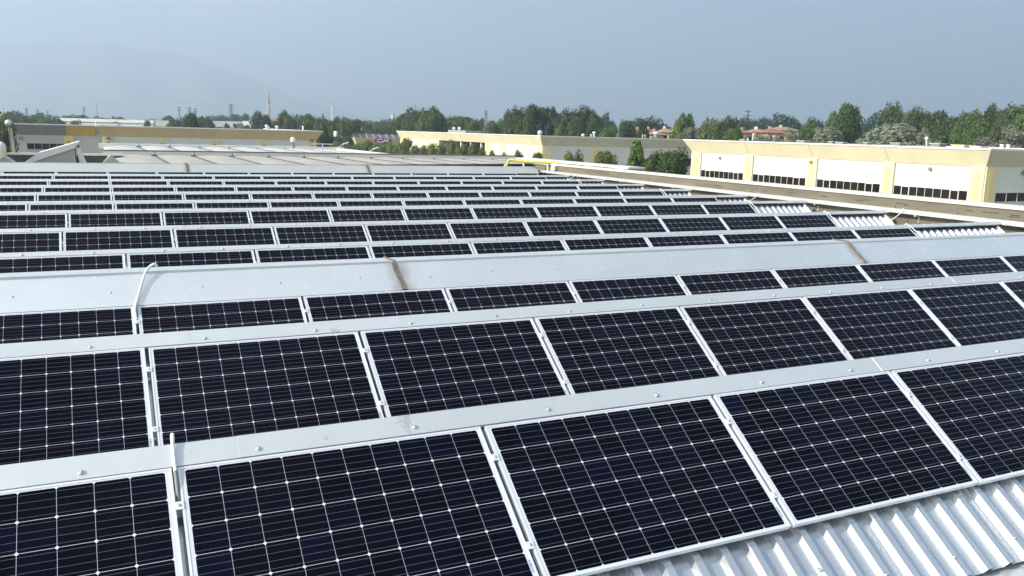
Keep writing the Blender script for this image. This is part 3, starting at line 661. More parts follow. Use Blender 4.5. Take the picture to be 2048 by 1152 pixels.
def window_strip(t, axis, c, a, b, z0, z1, n, openers=()):
    """strip of n lights in a facade; axis 'x': facade plane x=c running in y from a to b; axis 'y': plane y=c running in x"""
    fr = MB(); pn = MB(); w = (b - a) / n; e = .024
    def bx(mb, p, q, u, v, d0, d1):
        if axis == 'x': mb.box(c + d0, c + d1, p, q, u, v)
        else: mb.box(p, q, c + d0, c + d1, u, v)
    for i in range(n + 1): bx(fr, a + w * i - e, a + w * i + e, z0, z1, -.022, .02)
    for i in range(n):
        bx(fr, a + w * i + e + .002, a + w * (i + 1) - e - .002, z0, z0 + .06, -.018, .02); bx(fr, a + w * i + e + .002, a + w * (i + 1) - e - .002, z1 - .06, z1, -.018, .02)
        if i in openers: bx(fr, a + w * i + e + .002, a + w * i + e + .045, z0 + .062, z1 - .062, -.030, .015); bx(fr, a + w * (i + 1) - e - .045, a + w * (i + 1) - e - .002, z0 + .062, z1 - .062, -.030, .015); bx(fr, a + w * i + e + .047, a + w * (i + 1) - e - .047, z1 - .11, z1 - .062, -.030, .015)
    f = rel(fr, t, 'window', 'window_frame')
    bx(pn, a, b, z0 + .03, z1 - .03, .022, .05)
    pn.build('pane', 'window_dark', f)
def pilaster(t, axis, c, a, b, z0, z1, m='pilaster_yellow', inset='inset_yellow', proud=.12, lower=.55):
    mb = MB(); mi = MB(); w = b - a
    if axis == 'x': mb.box(c - proud, c + .1, a, b, z0, z1); mi.box(c - proud - .012, c - proud - .002, a + w * .30, a + w * .70, z0, z1 - lower)
    else: mb.box(a, b, c - proud, c + .1, z0, z1); mi.box(a + w * .30, a + w * .70, c - proud - .012, c - proud - .002, z0, z1 - lower)
    p = rel(mb, t, 'pilaster', m); mi.build('inset_panel', inset, p)
def lamp_x(X, y, z, label):
    t = thing('wall_lamp', label, 'lamp', (X, y, z)); mb = MB(); mb.box(X - .26, X - .02, y - .18, y + .18, z - .11, z + .09); rel(mb, t, 'lamp_head', 'box_grey', bevel=.03)
    mb = MB(); mb.box(X - .24, X - .005, y - .05, y + .05, z + .095, z + .16); rel(mb, t, 'arm', 'steel_grey')
def lamp_y(x, Y, z, label):
    t = thing('wall_lamp', label, 'lamp', (x, Y, z)); mb = MB(); mb.box(x - .28, x + .28, Y - .32, Y - .02, z - .14, z + .12); rel(mb, t, 'lamp_head', 'box_grey', bevel=.03)
    mb = MB(); mb.box(x - .06, x + .06, Y - .30, Y - .005, z + .13, z + .22); rel(mb, t, 'arm', 'steel_grey')

S = 1.8
# ---- the right warehouse: facade X=72, Y 51.2..93
X1 = 40 * S; YA, YB = 28.46 * S, 52.0 * S; ZT, ZB = -.24 * S, -1.06 * S
w1 = thing('warehouse', 'big cream warehouse at right with yellow cornice and strips of dark windows', 'warehouse', (X1, YA, GZ))
mb = MB(); mb.box(X1, X1 + 48, YA, YB, GZ, ZB + .3); rel(mb, w1, 'wall', 'wall_cream')
cornice_x(w1, X1, YA, YB, ZT, ZB, 'cornice_yellow', over=.9); cornice_y(w1, YA, X1, X1 + 48, ZT, ZB, 'cornice_yellow', over=.9)
mb = MB(); mb.box(X1 + .5, X1 + 48, YA + .5, YB, ZB, ZT - .05); rel(mb, w1, 'roof', 'roof_grey')
roof_edge(w1, X1 - .95, X1 + 48.9, YA - .95, YB + .95, ZT, h=.16)
mb = MB()
for y in [28.46, 34.3, 40.0, 45.8, 51.7]: mb.box(X1 - .03, X1 + .02, y * S - .03, y * S + .03, ZB, ZB + .01)
pil = [(28.46, 29.26), (33.9, 34.72), (39.6, 40.42), (45.36, 46.2), (50.9, 51.99)]
for a, b in pil: pilaster(w1, 'x', X1, a * S, b * S, GZ, ZB)
pilaster(w1, 'y', YA, X1 + .02, X1 + 1.55, GZ, ZB)
for a, b in pil[1:]:
    mb = MB(); mb.box(X1 - .11, X1 - .002, a * S - .12, a * S - .02, GZ, ZB - .08); rel(mb, w1, 'downpipe', 'cornice_grey')
for (a, b), (c, d) in zip(pil, pil[1:]):
    window_strip(w1, 'x', X1 - .03, b * S + .05, c * S - .16, -2.84 * S, -2.29 * S, 9, openers=(1, 7))
window_strip(w1, 'y', YA - .03, X1 + 1.7, X1 + 1.7 + 14, -2.83 * S, -2.33 * S, 9)
lamp_x(X1, on_x(1441, 316, X1).y, on_x(1441, 316, X1).z, 'wall lamp in the first bay from the left of the right warehouse')
lamp_x(X1 - .12, on_x(1625, 324, X1).y, on_x(1625, 324, X1).z, 'wall lamp on the third yellow pilaster of the right warehouse')
lamp_x(X1, on_x(1862, 338, X1).y, on_x(1862, 338, X1).z, 'wall lamp in the last bay from the left of the right warehouse')
lamp_y(on_y(2046, 345, YA).x, YA, on_y(2046, 345, YA).z, 'wall lamp on the shaded end wall of the right warehouse')
# joints in the cornice as thin dark lines
mb = MB()
for y in (34.3, 40.0, 45.8): mb.prism([(X1 - .905, y * S, ZT), (X1 - .905, y * S + .05, ZT), (X1 - .005, y * S + .05, ZB), (X1 - .005, y * S, ZB)], (0, 0, 0), (-.006, 0, 0))
rel(mb, w1, 'cornice_joint', 'cornice_grey')
mb = MB(); mb.box(X1 - .02, X1 + .01, YA, YB, ZB - .07, ZB - .003); rel(mb, w1, 'drip_edge', 'cornice_grey')
# things on its roof
def roof_box(px, py, dy, wx, wy, h, label, m='box_grey', cap=None):
    p = on_z(px, py, ZT + .1); p.x = max(p.x, X1 + 2); p = on_x(px, py, X1 + dy); z = ZT - .05
    t = thing('roof_box', label, 'roof box', (p.x, p.y, z)); mb = MB(); mb.box(p.x, p.x + wx, p.y - wy / 2, p.y + wy / 2, z, z + h); rel(mb, t, 'housing', m, bevel=.02)
    mb = MB(); mb.box(p.x - .06, p.x + wx + .06, p.y - wy / 2 - .06, p.y + wy / 2 + .06, z + h + .002, z + h + .05); rel(mb, t, 'lid', cap or 'edge_white')
for px, dy, wx, wy, h, lab in ((1483, 3, .8, .8, .35, 'first'), (1600, 4, 1.0, 1.3, .4, 'second'), (1660, 3, .6, .6, .4, 'third'), (1678, 3, .6, 1.0, .35, 'fourth'), (1730, 3, .6, .5, .4, 'fifth'), (1789, 4, 1.0, 1.2, .45, 'sixth'), (1869, 4, 1.0, 1.1, .5, 'seventh')):
    roof_box(px, 292, dy, wx, wy, h, f'small grey roof box, {lab} from the left on the right warehouse roof')
roof_box(1915, 293, 4, 1.6, 1.4, .42, 'larger beige roof hatch near the corner of the right warehouse', 'pale_fibre', 'cornice_tan')
roof_box(1928, 293, 5, 1.2, .9, .40, 'dark grey roof unit beside the beige hatch on the right warehouse', 'box_grey')
roof_box(1950, 295, 4, 1.2, 1.1, .34, 'white roof unit at the corner of the right warehouse', 'vent_white')
for k, px in enumerate((2003, 2016)):
    p = on_y(px, 297, YA + 3); t = thing('roof_pipe', f'short white pipe stub, {("left", "right")[k]} of the pair on the right warehouse roof', 'pipe', p); mb = MB(); mb.lathe([(.16, 0), (.16, .55), (.20, .56), (.20, .62)], (p.x, p.y, ZT - .05), 12); rel(mb, t, 'pipe', 'vent_white')
def flue(px, py0, py1, X, label, r=.08, cap=True):
    p = on_x(px, py1, X); q = on_x(px, py0, X); t = thing('roof_flue', label, 'flue', p)
    mb = MB(); mb.tube([p, q], r, 10); rel(mb, t, 'pipe', 'vent_metal')
    if cap: mb = MB(); mb.lathe([(r, -.1), (r * 2.2, 0), (r * 2.2, r * 1.6), (r * .6, r * 3)], q, 12); rel(mb, t, 'cap', 'vent_white', smooth=True)
flue(1853, 278, 291, X1 + 4, 'thin flue with white cap standing on the right warehouse roof')
flue(1496, 276, 285, X1 + 1, 'thin grey flue on the right warehouse roof near its left end', cap=False)

# ---- the centre warehouse: facade X=72, corner Y=137, runs back to Y=216; shaded face along X at Y=137
X2, YC, YD = 72.0, 136.5, 215.0; ZT2, ZB2 = -.58, -2.20
w2 = thing('warehouse', 'long cream warehouse in the centre, sunlit on its left face and shaded towards the viewer', 'warehouse', (X2, YC, GZ))
mb = MB(); mb.box(X2 + .002, X2 + 200, YC + .002, YC + 14, GZ, ZB2 + .3); mb.box(X2 + .002, X2 + 28, YC + 14.003, 160, GZ, ZB2 + .3); mb.box(X2 + 9, X2 + 28, 160.003, 187.5, GZ, ZB2 + .3); mb.box(X2, X2 + 28, 187.503, YD, GZ, ZB2 + .3); rel(mb, w2, 'wall', 'wall_cream')
cornice_x(w2, X2, YC, YD, ZT2, ZB2, 'cornice_yellow', over=.9); cornice_y(w2, YC, X2, X2 + 200, ZT2, ZB2, 'cornice_yellow', over=.9)
mb = MB(); mb.box(X2 + .5, X2 + 28, YC + .5, YD, ZB2 + .31, ZT2 - .05); mb.box(X2 + 28.003, X2 + 200, YC + .5, YC + 14, ZB2 + .31, ZT2 - .053); rel(mb, w2, 'roof', 'roof_dark')
mb = MB(); z = ZT2 + .003; mb.box(X2 - .95, X2 - .6, YC - .95, YD + .95, z, z + .2); mb.box(X2 - .597, X2 + 201, YC - .95, YC - .6, z, z + .2); rel(mb, w2, 'roof_edge', 'edge_white')
for a, b in ((YC + .02, YC + 1.6), (152.2, 154.0), (158.4, 159.95), (187.6, 189.5), (194, 195.6), (201.3, 203.2), (213, YD - .01)): pilaster(w2, 'x', X2, a, b, GZ, ZB2)
for k in range(9): pilaster(w2, 'y', YC, X2 + .02 + 10.0 * k, X2 + 1.7 + 10.0 * k, GZ, ZB2, lower=.8)
# the loading bay recess: piers, canopy, dark openings
for y in (164, 169.5, 175, 180.5): mb = MB(); mb.box(X2 + .3, X2 + .7, y, y + .5, GZ, ZB2); rel(mb, w2, 'pier', 'edge_white')
mb = MB(); mb.box(X2 + .2, X2 + 8, 160.5, 187, -4.9, -4.6); rel(mb, w2, 'canopy', 'roof_dark')
mb = MB(); mb.box(X2 + 8.7, X2 + 8.99, 161, 187, -4.4, -2.4); rel(mb, w2, 'recess_cladding', 'house_pink')
mb = MB(); mb.box(X2 + 8.7, X2 + 8.99, 161, 187, -8.5, -5.0); rel(mb, w2, 'loading_door', 'roof_dark')
mb = MB(); mb.box(X2 - .02, X2 + .4, 160.3, 166, -8.9, -5.3); mb.box(X2 - .02, X2 + .4, 160.3, 161.5, -5.2, ZB2); rel(mb, w2, 'low_wall', 'house_cream')
for px, py in ((1377, 321),):
    p = on_y(1383, 322, YC); window_strip(w2, 'y', YC - .03, p.x - 1.4, p.x + 1.4, p.z - 1.0, p.z + .55, 2)
p = on_y(1302, 322, YC); window_strip(w2, 'y', YC - .03, p.x - 1.2, p.x + 1.2, p.z - 1.0, p.z + .45, 2)
p = on_y(1157, 301, YC); lamp_y(p.x, YC, p.z, 'small dark wall lamp on the shaded face of the centre warehouse')
def turbine(p, r, label):
    t = thing('turbine_vent', label, 'roof vent', p); mb = MB(); mb.lathe([(r * .7, -r * 1.4), (r * .62, -r * .8), (r * .9, -r * .5), (r, 0), (r * .85, r * .5), (r * .5, r * .85), (.01, r)], p, 16); rel(mb, t, 'dome', 'vent_metal', smooth=True)
    mb = MB(); mb.lathe([(r * .95, -r * 1.75), (r * .95, -r * 1.4), (r * .72, -r * 1.4)], p, 16); rel(mb, t, 'collar', 'vent_white', smooth=True)
turbine(on_y(1080, 265.5, YC + 3), .48, 'shiny spherical turbine vent on the corner of the centre warehouse')
def mushroom(p, r, h, label, m='vent_white'):
    t = thing('mushroom_vent', label, 'roof vent', p); mb = MB(); mb.lathe([(r * .55, -h), (r * .55, -.02)], p, 12); rel(mb, t, 'stack', m)
    mb = MB(); mb.lathe([(r * .6, -.02), (r, .02), (r, r * .5), (r * .6, r * .95), (.02, r * 1.1)], p, 12); rel(mb, t, 'cap', m, smooth=True)
mushroom(on_y(1188, 267, YC + 3), .34, .75, 'taller mushroom shaped roof vent on the centre warehouse')
mushroom(on_y(1166, 271.5, YC + 3), .34, .3, 'squat roof vent left of the taller mushroom vent on the centre warehouse')
p = on_y(1182, 273, YC + 3); t = thing('roof_pipe', 'thin white pipe beside the taller mushroom vent', 'pipe', p); mb = MB(); mb.tube([p - Vector((0, 0, .4)), p + Vector((0, 0, .45))], .11, 10); rel(mb, t, 'pipe', 'vent_white')
mushroom(on_y(1236, 270, YC + 8), .26, .9, 'dark roof vent with pale cap left of the conical tree', 'box_grey')
mushroom(on_y(1311, 268.5, YC + 8), .50, .7, 'hooded pale vent before the pink roofed houses'); mushroom(on_y(1549, 275, YC + 8), .42, .6, 'pale hooded vent on the far edge above the right warehouse')
for k, px in enumerate((1285, 1290)): mushroom(on_y(px, 271, YC + 6), .15, .6, f'small thin vent, {("left", "right")[k]} of a pair right of the conical tree')
p = on_x(913, 266, X2 + 6); t = thing('roof_plant_room', 'grey box with two mushroom vents on the centre warehouse roof', 'plant room', p)
mb = MB(); mb.box(p.x, p.x + 4, p.y - 5.5, p.y + 5.5, ZT2 - .1, ZT2 + .75); rel(mb, t, 'housing', 'grey_fibre')
for k, px in enumerate((908, 919)):
    q = on_x(px, 258, X2 + 7); mushroom(q, .42, 1.0, f'white mushroom vent, {("left", "right")[k]} of the two on the grey roof box')

# ---- the left warehouse: facade Y=137
Y3 = 137.0; xl, xm, xr = on_y(27, 280, Y3).x, on_y(205, 280, Y3).x, on_y(632, 280, Y3).x
ZT3, ZB3 = -.72, -2.13
w3 = thing('warehouse', 'long low warehouse at left with tan cornice, its left end grey and unpainted', 'warehouse', (xm, Y3, GZ))
mb = MB(); mb.box(xm, xr, Y3, Y3 + 50, GZ, ZB3 + .3); rel(mb, w3, 'wall', 'wall_cream')
mb = MB(); mb.box(xl, xm - .003, Y3 + 1.2, Y3 + 50, GZ, ZB3 + .3); rel(mb, w3, 'grey_wall', 'wall_grey')
def cor(xa, xb, Y, m, dl, dr, over=.9):
    mb = MB(); mb.hexa([(xa - dl, Y - over, ZT3), (xb + dr, Y - over, ZT3), (xb, Y, ZB3), (xa, Y, ZB3)], [(xa - dl, Y + .5, ZT3), (xb + dr, Y + .5, ZT3), (xb, Y + .5, ZB3), (xa, Y + .5, ZB3)]); return rel(mb, w3, 'cornice', m)
xo = on_y(132, 262, Y3).x
cor(xl, xo - .005, Y3 + 1.2, 'cornice_grey', .9, 0); cor(xo, xm - .9, Y3 + 1.2, 'cornice_ochre', 0, 0); cor(xm, xr, Y3, 'cornice_tan', .7, .9)
mb = MB(); mb.box(xl, xr, Y3 + 1.8, Y3 + 50, ZB3 + .31, ZT3 - .03); rel(mb, w3, 'roof', 'roof_grey')
mb = MB(); mb.box(xl - .9, xr + .95, Y3 - .0 + .2, Y3 + .6, ZT3 + .003, ZT3 + .16); mb.box(xm - .7, xr + .95, Y3 - .95, Y3 + .197, ZT3 + .003, ZT3 + .16); mb.box(xr + .6, xr + .95, Y3 + .603, Y3 + 50, ZT3 + .003, ZT3 + .15); rel(mb, w3, 'roof_edge', 'edge_white')
for px0, px1 in ((207, 227), (314, 336), (418, 439), (520, 537), (614, 632.5)):
    a, b = on_y(px0, 290, Y3).x, on_y(px1, 290, Y3).x; pilaster(w3, 'y', Y3, a, b, GZ, ZB3, inset='inset_ochre', lower=.75)
a, b = on_y(129, 290, Y3 + 1.2).x, on_y(148, 290, Y3 + 1.2).x; pilaster(w3, 'y', Y3 + 1.2, a, b, GZ, ZB3, m='inset_yellow', inset='inset_ochre', lower=.75)
a, b = on_y(54, 293, Y3 + 1.2).x, on_y(129, 293, Y3 + 1.2).x; window_strip(w3, 'y', Y3 + 1.17, a, b, on_y(90, 300, Y3).z, on_y(90, 286.5, Y3).z, 5)
mb = MB(); mb.box(xr - .02, xr + .10, Y3 - .05, Y3 + 40, ZB3 - .08, ZB3 - .004); rel(mb, w3, 'drip_edge', 'cornice_grey')
for px, lab in ((217, 'dark lamp under the tan cornice at the corner pilaster of the left warehouse'), (623, 'dark lamp on the rightmost pilaster of the left warehouse'), (40, 'dark lamp under the grey cornice of the left warehouse')):
    p = on_y(px, 276 if px < 300 else 281, Y3 + (1.2 if px < 100 else -.12)); lamp_y(p.x, p.y, p.z, lab)
# clutter on its roof
p = on_y(191, 249, Y3 + 3); t = thing('roof_mast', 'short white tipped post on the left warehouse roof', 'post', p); mb = MB(); mb.tube([(p.x, p.y, ZT3), on_y(191, 243, Y3 + 3)], .08, 8); rel(mb, t, 'post', 'vent_white')
t = thing('roof_duct', 'low curled duct and rails on the left warehouse roof', 'duct', on_y(215, 252, Y3 + 3))
mb = MB(); a, b = on_y(200, 250.5, Y3 + 3), on_y(243, 252, Y3 + 3); mb.tube([a, b], .09, 8); mb.tube([a - Vector((0, 0, .25)), b - Vector((0, 0, .2))], .09, 8); c = on_y(231, 249, Y3 + 3)
mb.tube([c + Vector((.5 * math.cos(v), 0, .35 * math.sin(v))) for v in np.linspace(-.6, 2.6, 10)], .14, 8); rel(mb, t, 'duct', 'grey_fibre', smooth=True)
for k, (px, py) in enumerate(((533, 253), (554, 255), (536, 256))): mushroom(on_y(px, py, Y3 + 4 + k), .28, .5, f'white roof vent, {ORD[k + 1]} from the left at the right end of the left warehouse')
p = on_y(606, 252, Y3 + 3); t = thing('roof_pipe', 'slim white flue near the right end of the left warehouse', 'flue', p); mb = MB(); mb.tube([(p.x, p.y, ZT3), p], .14, 10); rel(mb, t, 'pipe', 'vent_white')
p = on_y(308, 242, Y3 + 5)
# lamp post with mirror globe and tan post at far left
p = on_y(17, 246, 70); t = thing('globe_lamp', 'shiny white globe on a slender pole at the left edge', 'lamp post', (p.x + .3, p.y, GZ))
mb = MB(); r = .24; mb.lathe([(r * math.sin(v), -r * math.cos(v)) for v in np.linspace(.05, 3.1, 12)], p, 18); rel(mb, t, 'globe', 'vent_metal', smooth=True)
mb = MB(); mb.tube([(p.x + .35, p.y, GZ), p - Vector((0, 0, .22))], .05, 10); rel(mb, t, 'pole', 'steel_grey')
p = on_y(20, 256, 75); t = thing('tan_post', 'pale tan tapered post beside the globe lamp', 'post', (p.x + .4, p.y, GZ)); mb = MB(); mb.tube([(p.x + .6, p.y, GZ), p], [.19, .13], 10); rel(mb, t, 'post', 'house_cream')
p = on_y(1, 284, 46); t = thing('vent_cowl', 'round topped slatted vent cowl cut by the left picture edge', 'vent cowl', (p.x, p.y, p.z - 1.4)); mb = MB(); mb.lathe([(.20, -1.4), (.20, -.2), (.17, -.08), (.08, 0), (.01, .02)], p, 16); rel(mb, t, 'cowl', 'pale_fibre', smooth=True)
mb = MB()
for k in range(16): v = k * math.pi / 8; mb.box(p.x + .198 * math.cos(v) - .012, p.x + .198 * math.cos(v) + .012, p.y + .198 * math.sin(v) - .012, p.y + .198 * math.sin(v) + .012, p.z - 1.3, p.z - .35)
rel(mb, t, 'slat', 'house_cream')

# ---- the sign warehouse behind
Y4 = 232.0; c = on_y(713, 276, Y4); X4 = c.x; ZT4 = c.z; ZB4 = on_y(714, 287, Y4).z
w4 = thing('warehouse', 'warehouse behind the hedge bearing a dark red oval sign on its brown fascia', 'warehouse', (X4, Y4, GZ))
mb = MB(); mb.box(X4, X4 + 40, Y4, Y4 + 45, GZ, ZB4 + .3); rel(mb, w4, 'wall', 'wall_cream')
cornice_x(w4, X4, Y4, Y4 + 45, ZT4, ZB4, 'cornice_yellow', over=.8)
cornice_y(w4, Y4, X4, X4 + 40, ZT4, ZB4, 'cornice_tan', over=.8)
mb = MB(); mb.box(X4 + .5, X4 + 40, Y4 + .5, Y4 + 45, ZB4 + .31, ZT4 - .04); rel(mb, w4, 'roof', 'roof_dark')
for a, b in ((Y4 + .02, Y4 + 1.6), (Y4 + 13, Y4 + 14.5), (Y4 + 27, Y4 + 28.6), (Y4 + 42, Y4 + 44)): pilaster(w4, 'x', X4, a, b, GZ, ZB4)
# rows of small panels on its roof
for k in range(9):
    p = on_y(686 + 13.2 * k, 273, Y4 + 3); t = thing('roof_panel_rack', f'small tilted solar rack, {ORD[k + 1]} from the left on the sign warehouse roof', 'solar rack', (p.x, p.y, ZT4), 'solar racks on the sign warehouse roof')
    mb = MB(); mb.hexa([(p.x - .75, p.y - 1.2, ZT4 + .1), (p.x + .75, p.y - 1.2, ZT4 + .1), (p.x + .75, p.y + .2, ZT4 + 1.05), (p.x - .75, p.y + .2, ZT4 + 1.05)], [(p.x - .75, p.y - 1.17, ZT4 + .04), (p.x + .75, p.y - 1.17, ZT4 + .04), (p.x + .75, p.y + .23, ZT4 + .99), (p.x - .75, p.y + .23, ZT4 + .99)]); rel(mb, t, 'panel', 'panel_blue')
    mb = MB()
    for xx in (-.8, .76): mb.hexa([(p.x + xx, p.y - 1.25, ZT4), (p.x + xx + .07, p.y - 1.25, ZT4), (p.x + xx + .07, p.y + .3, ZT4 + 1.1), (p.x + xx, p.y + .3, ZT4 + 1.1)], [(p.x + xx, p.y - 1.25, ZT4 + .12), (p.x + xx + .07, p.y - 1.25, ZT4 + .12), (p.x + xx + .07, p.y + .3, ZT4 + 1.22), (p.x + xx, p.y + .3, ZT4 + 1.22)])
    rel(mb, t, 'rack', 'frame_aluminium')
p = on_y(672, 266.5, Y4 + 4); t = thing('roof_tank', 'round grey tank at the left end of the sign warehouse roof', 'tank', p); mb = MB(); mb.lathe([(.7, -.9), (.7, .2), (.6, .45), (.3, .6), (.01, .62)], p, 16); rel(mb, t, 'tank', 'vent_metal', smooth=True)
p0 = on_y(640, 266, Y4 + 60); t = thing('dark_roof_building', 'low building with dark curved roof behind the left warehouse corner', 'building', (p0.x + 8, p0.y, GZ))
mb = MB(); a = on_y(640, 270, Y4 + 60).x; b = on_y(672, 270, Y4 + 60).x; pr = [(a, -2.5), (a + 1.5, -1.2), (a + 3, -.4), (a + 5, -.1), (b, -.15), (b, -2.5)]; mb.prism([(x, Y4 + 60, z) for x, z in pr], (0, 0, 0), (0, 20, 0)); rel(mb, t, 'roof', 'roof_dark'); mb = MB(); mb.box(a, b, Y4 + 60.5, Y4 + 79.5, GZ, -2.51); rel(mb, t, 'wall', 'wall_grey')
# the sign: letters on an oval
cs = on_y(766, 281.5, Y4 - 1.0); pxm = (on_y(766 + 10, 281.5, Y4 - 1).x - cs.x) / 10
t = thing('oval_sign', 'dark red oval sign with white letters CM on the brown fascia', 'sign', cs)
mb = MB(); mb.prism([(cs.x + 17.5 * pxm * math.cos(v), cs.y, cs.z + 5.2 * pxm * math.sin(v)) for v in np.linspace(0, 2 * math.pi, 40)[:-1]], (0, 0, 0), (0, .25, 0)); rel(mb, t, 'oval_panel', 'sign_red')
def stroke(mb, pts, w):
    P = [Vector((p[0], 0, p[1])) for p in pts]
    for i in range(len(P) - 1):
        d = (P[i + 1] - P[i]).normalized(); nn = Vector((-d.z, 0, d.x)) * w / 2; a, b = P[i] - d * w * .18, P[i + 1] + d * w * .18
        mb.prism([cs + (q * pxm) + Vector((0, -.05 - .003 * i, 0)) for q in (a - nn, b - nn, b + nn, a + nn)], (0, 0, 0), (0, .03, 0))
mb = MB(); stroke(mb, [(-5.4 + 6.0 * math.cos(v) + 0.55 * 3.0 * math.sin(v) * .6, 3.0 * math.sin(v)) for v in np.linspace(.75, 5.75, 16)], 1.9); rel(mb, t, 'letter', 'sign_white')
mb = MB(); stroke(mb, [(0.2, -3.3), (4.2, 3.0), (6.0, -2.2), (9.2, 3.0), (11.0, -3.3)], 1.9); rel(mb, t, 'letter', 'sign_white')

# ================================================================== FAR BUILDINGS
def shed(px0, px1, ytop, ybase, D, label, mwall='wall_grey', mroof='edge_white', depth=25, rh=.12, wins=0):
    a, b = at(px0, ytop, D), at(px1, ytop, D); d = Vector((b.x - a.x, b.y - a.y, 0)); L = d.length; ex = d.normalized(); ey = Vector((-ex.y, ex.x, 0)); z1 = (a.z + b.z) / 2
    t = thing('shed', label, 'shed', (a.x, a.y, GZ)); h = z1 - GZ
    def bx(mb, u0, u1, v0, v1, z0, z2):
        c = [Vector((a.x, a.y, 0)) + ex * u + ey * v for u, v in ((u0, v0), (u1, v0), (u1, v1), (u0, v1))]; mb.hexa([(q.x, q.y, z0) for q in c], [(q.x, q.y, z2) for q in c])
    mb = MB(); bx(mb, 0, L, 0, depth, GZ, z1 - h * rh); rel(mb, t, 'wall', mwall)
    mb = MB(); bx(mb, -.4, L + .4, -.4, depth + .4, z1 - h * rh + .003, z1); rel(mb, t, 'roof', mroof)
    if wins:
        mb = MB()
        for k in range(wins): bx(mb, L * (k + .25) / wins, L * (k + .8) / wins, -.06, -.01, GZ + h * .35, GZ + h * .5)
        rel(mb, t, 'window_row', 'window_dark')
shed(104, 305, 238, 250, 330, 'long pale industrial shed behind the left warehouse roof', 'pale_fibre', 'edge_white', 40, .12, 16)
shed(428, 512, 243, 254, 480, 'row of low grey sheds right of the dark trees at left', 'wall_grey', 'roof_grey', 40, .3, 10)
shed(487, 503, 242, 248, 470, 'small white roofed shed in front of the low grey sheds', 'wall_grey', 'edge_white', 15, .35)
shed(310, 345, 241, 252, 300, 'beige low house left of the dark trees', 'house_cream', 'roof_grey', 15, .2, 3)
shed(558, 650, 248, 262, 330, 'grey sloped factory roof half hidden by trees left of the telecom mast', 'pale_fibre', 'grey_fibre', 30, .5)
shed(720, 756, 258, 270, 310, 'small sunlit yellow building above the sign warehouse', 'house_cream', 'cornice_yellow', 14, .35, 4)
shed(757, 772, 259, 268, 330, 'grey flat roofed block beside the small yellow building', 'wall_grey', 'roof_grey', 12, .2)
shed(785, 835, 259.5, 268, 330, 'long grey industrial roof before the big dark grove', 'wall_grey', 'grey_fibre', 20, .4)
shed(872, 892, 262, 268, 300, 'small grey brick shed between the trees of the centre', 'wall_grey', 'grey_fibre', 10, .3)
def house(px0, px1, yeave, yridge, D, label, mw, mr, depth=9):
    a, b = at(px0, yeave, D), at(px1, yeave, D); d = Vector((b.x - a.x, b.y - a.y, 0)); L = d.length; ex = d.normalized(); ey = Vector((-ex.y, ex.x, 0)); z1 = (a.z + b.z) / 2; zr = at((px0 + px1) / 2, yridge, D).z
    t = thing('house', label, 'house', (a.x, a.y, GZ)); P = lambda u, v, z: (a.x + ex.x * u + ey.x * v, a.y + ex.y * u + ey.y * v, z)
    mb = MB(); mb.hexa([P(0, 0, GZ), P(L, 0, GZ), P(L, depth, GZ), P(0, depth, GZ)], [P(0, 0, z1), P(L, 0, z1), P(L, depth, z1), P(0, depth, z1)]); rel(mb, t, 'wall', mw)
    mb = MB(); o = .5; mb.hexa([P(-o, -o, z1 - .1), P(L + o, -o, z1 - .1), P(L + o, depth + o, z1 - .1), P(-o, depth + o, z1 - .1)], [P(1.2, depth / 2 - .1, zr), P(L - 1.2, depth / 2 - .1, zr), P(L - 1.2, depth / 2 + .1, zr), P(1.2, depth / 2 + .1, zr)]); r = rel(mb, t, 'roof', mr)
    mb = MB(); mb.hexa([P(L * .3, depth * .4, z1), P(L * .3 + .6, depth * .4, z1), P(L * .3 + .6, depth * .4 + .6, z1), P(L * .3, depth * .4 + .6, z1)], [P(L * .3, depth * .4, zr + .5), P(L * .3 + .6, depth * .4, zr + .5), P(L * .3 + .6, depth * .4 + .6, zr + .5), P(L * .3, depth * .4 + .6, zr + .5)])
    mb.build('chimney', mw, r)
    mb = MB(); k = max(2, int(L / 3.5))
    for i in range(k): u = L * (i + .5) / k; mb.hexa([P(u - .5, -.03, z1 - 2.1), P(u + .5, -.03, z1 - 2.1), P(u + .5, .02, z1 - 2.1), P(u - .5, .02, z1 - 2.1)], [P(u - .5, -.03, z1 - .8), P(u + .5, -.03, z1 - .8), P(u + .5, .02, z1 - .8), P(u - .5, .02, z1 - .8)])
    rel(mb, t, 'window_row', 'window_dark')
house(1272, 1282, 261, 258, 205, 'narrow cream house with red roof just right of the conical tree', 'house_cream', 'tile_red', 6)
house(1295, 1305, 261, 257, 230, 'small house with red tiled roof, left of the cream gabled house', 'house_pink', 'tile_red', 8)
house(1303, 1327, 268, 262, 190, 'low house with brown pink roof before the cream gabled house', 'house_pink', 'tile_brown', 9)
house(1325, 1348, 264, 256, 215, 'large cream house with pale gable left of the silver poplar', 'house_cream', 'tile_brown', 10)
house(1482, 1505, 265, 259, 185, 'house with bright red tiled roof below the lattice pylon', 'house_pink', 'tile_red', 9)
house(1510, 1538, 263, 257.5, 200, 'white gabled house with brown tiled roof among silver bushes', 'wall_cream', 'tile_brown', 9)
house(1536, 1573, 265, 257.5, 190, 'long house with orange red roof right of the white gabled house', 'house_pink', 'tile_red', 9)
house(1557, 1596, 260, 253.5, 225, 'house with faded tiled roof behind the orange red roof', 'house_cream', 'tile_brown', 10)
house(785, 797, 254, 248.5, 330, 'small cream house with red roof at the left foot of the big grove', 'house_cream', 'tile_red', 8)
house(541, 560, 241, 235, 640, 'house with pink roof at the foot of the bell tower', 'house_pink', 'tile_red', 14)
house(738, 756, 243, 241, 700, 'far white house among trees right of the telecom mast', 'wall_cream', 'tile_brown', 10)
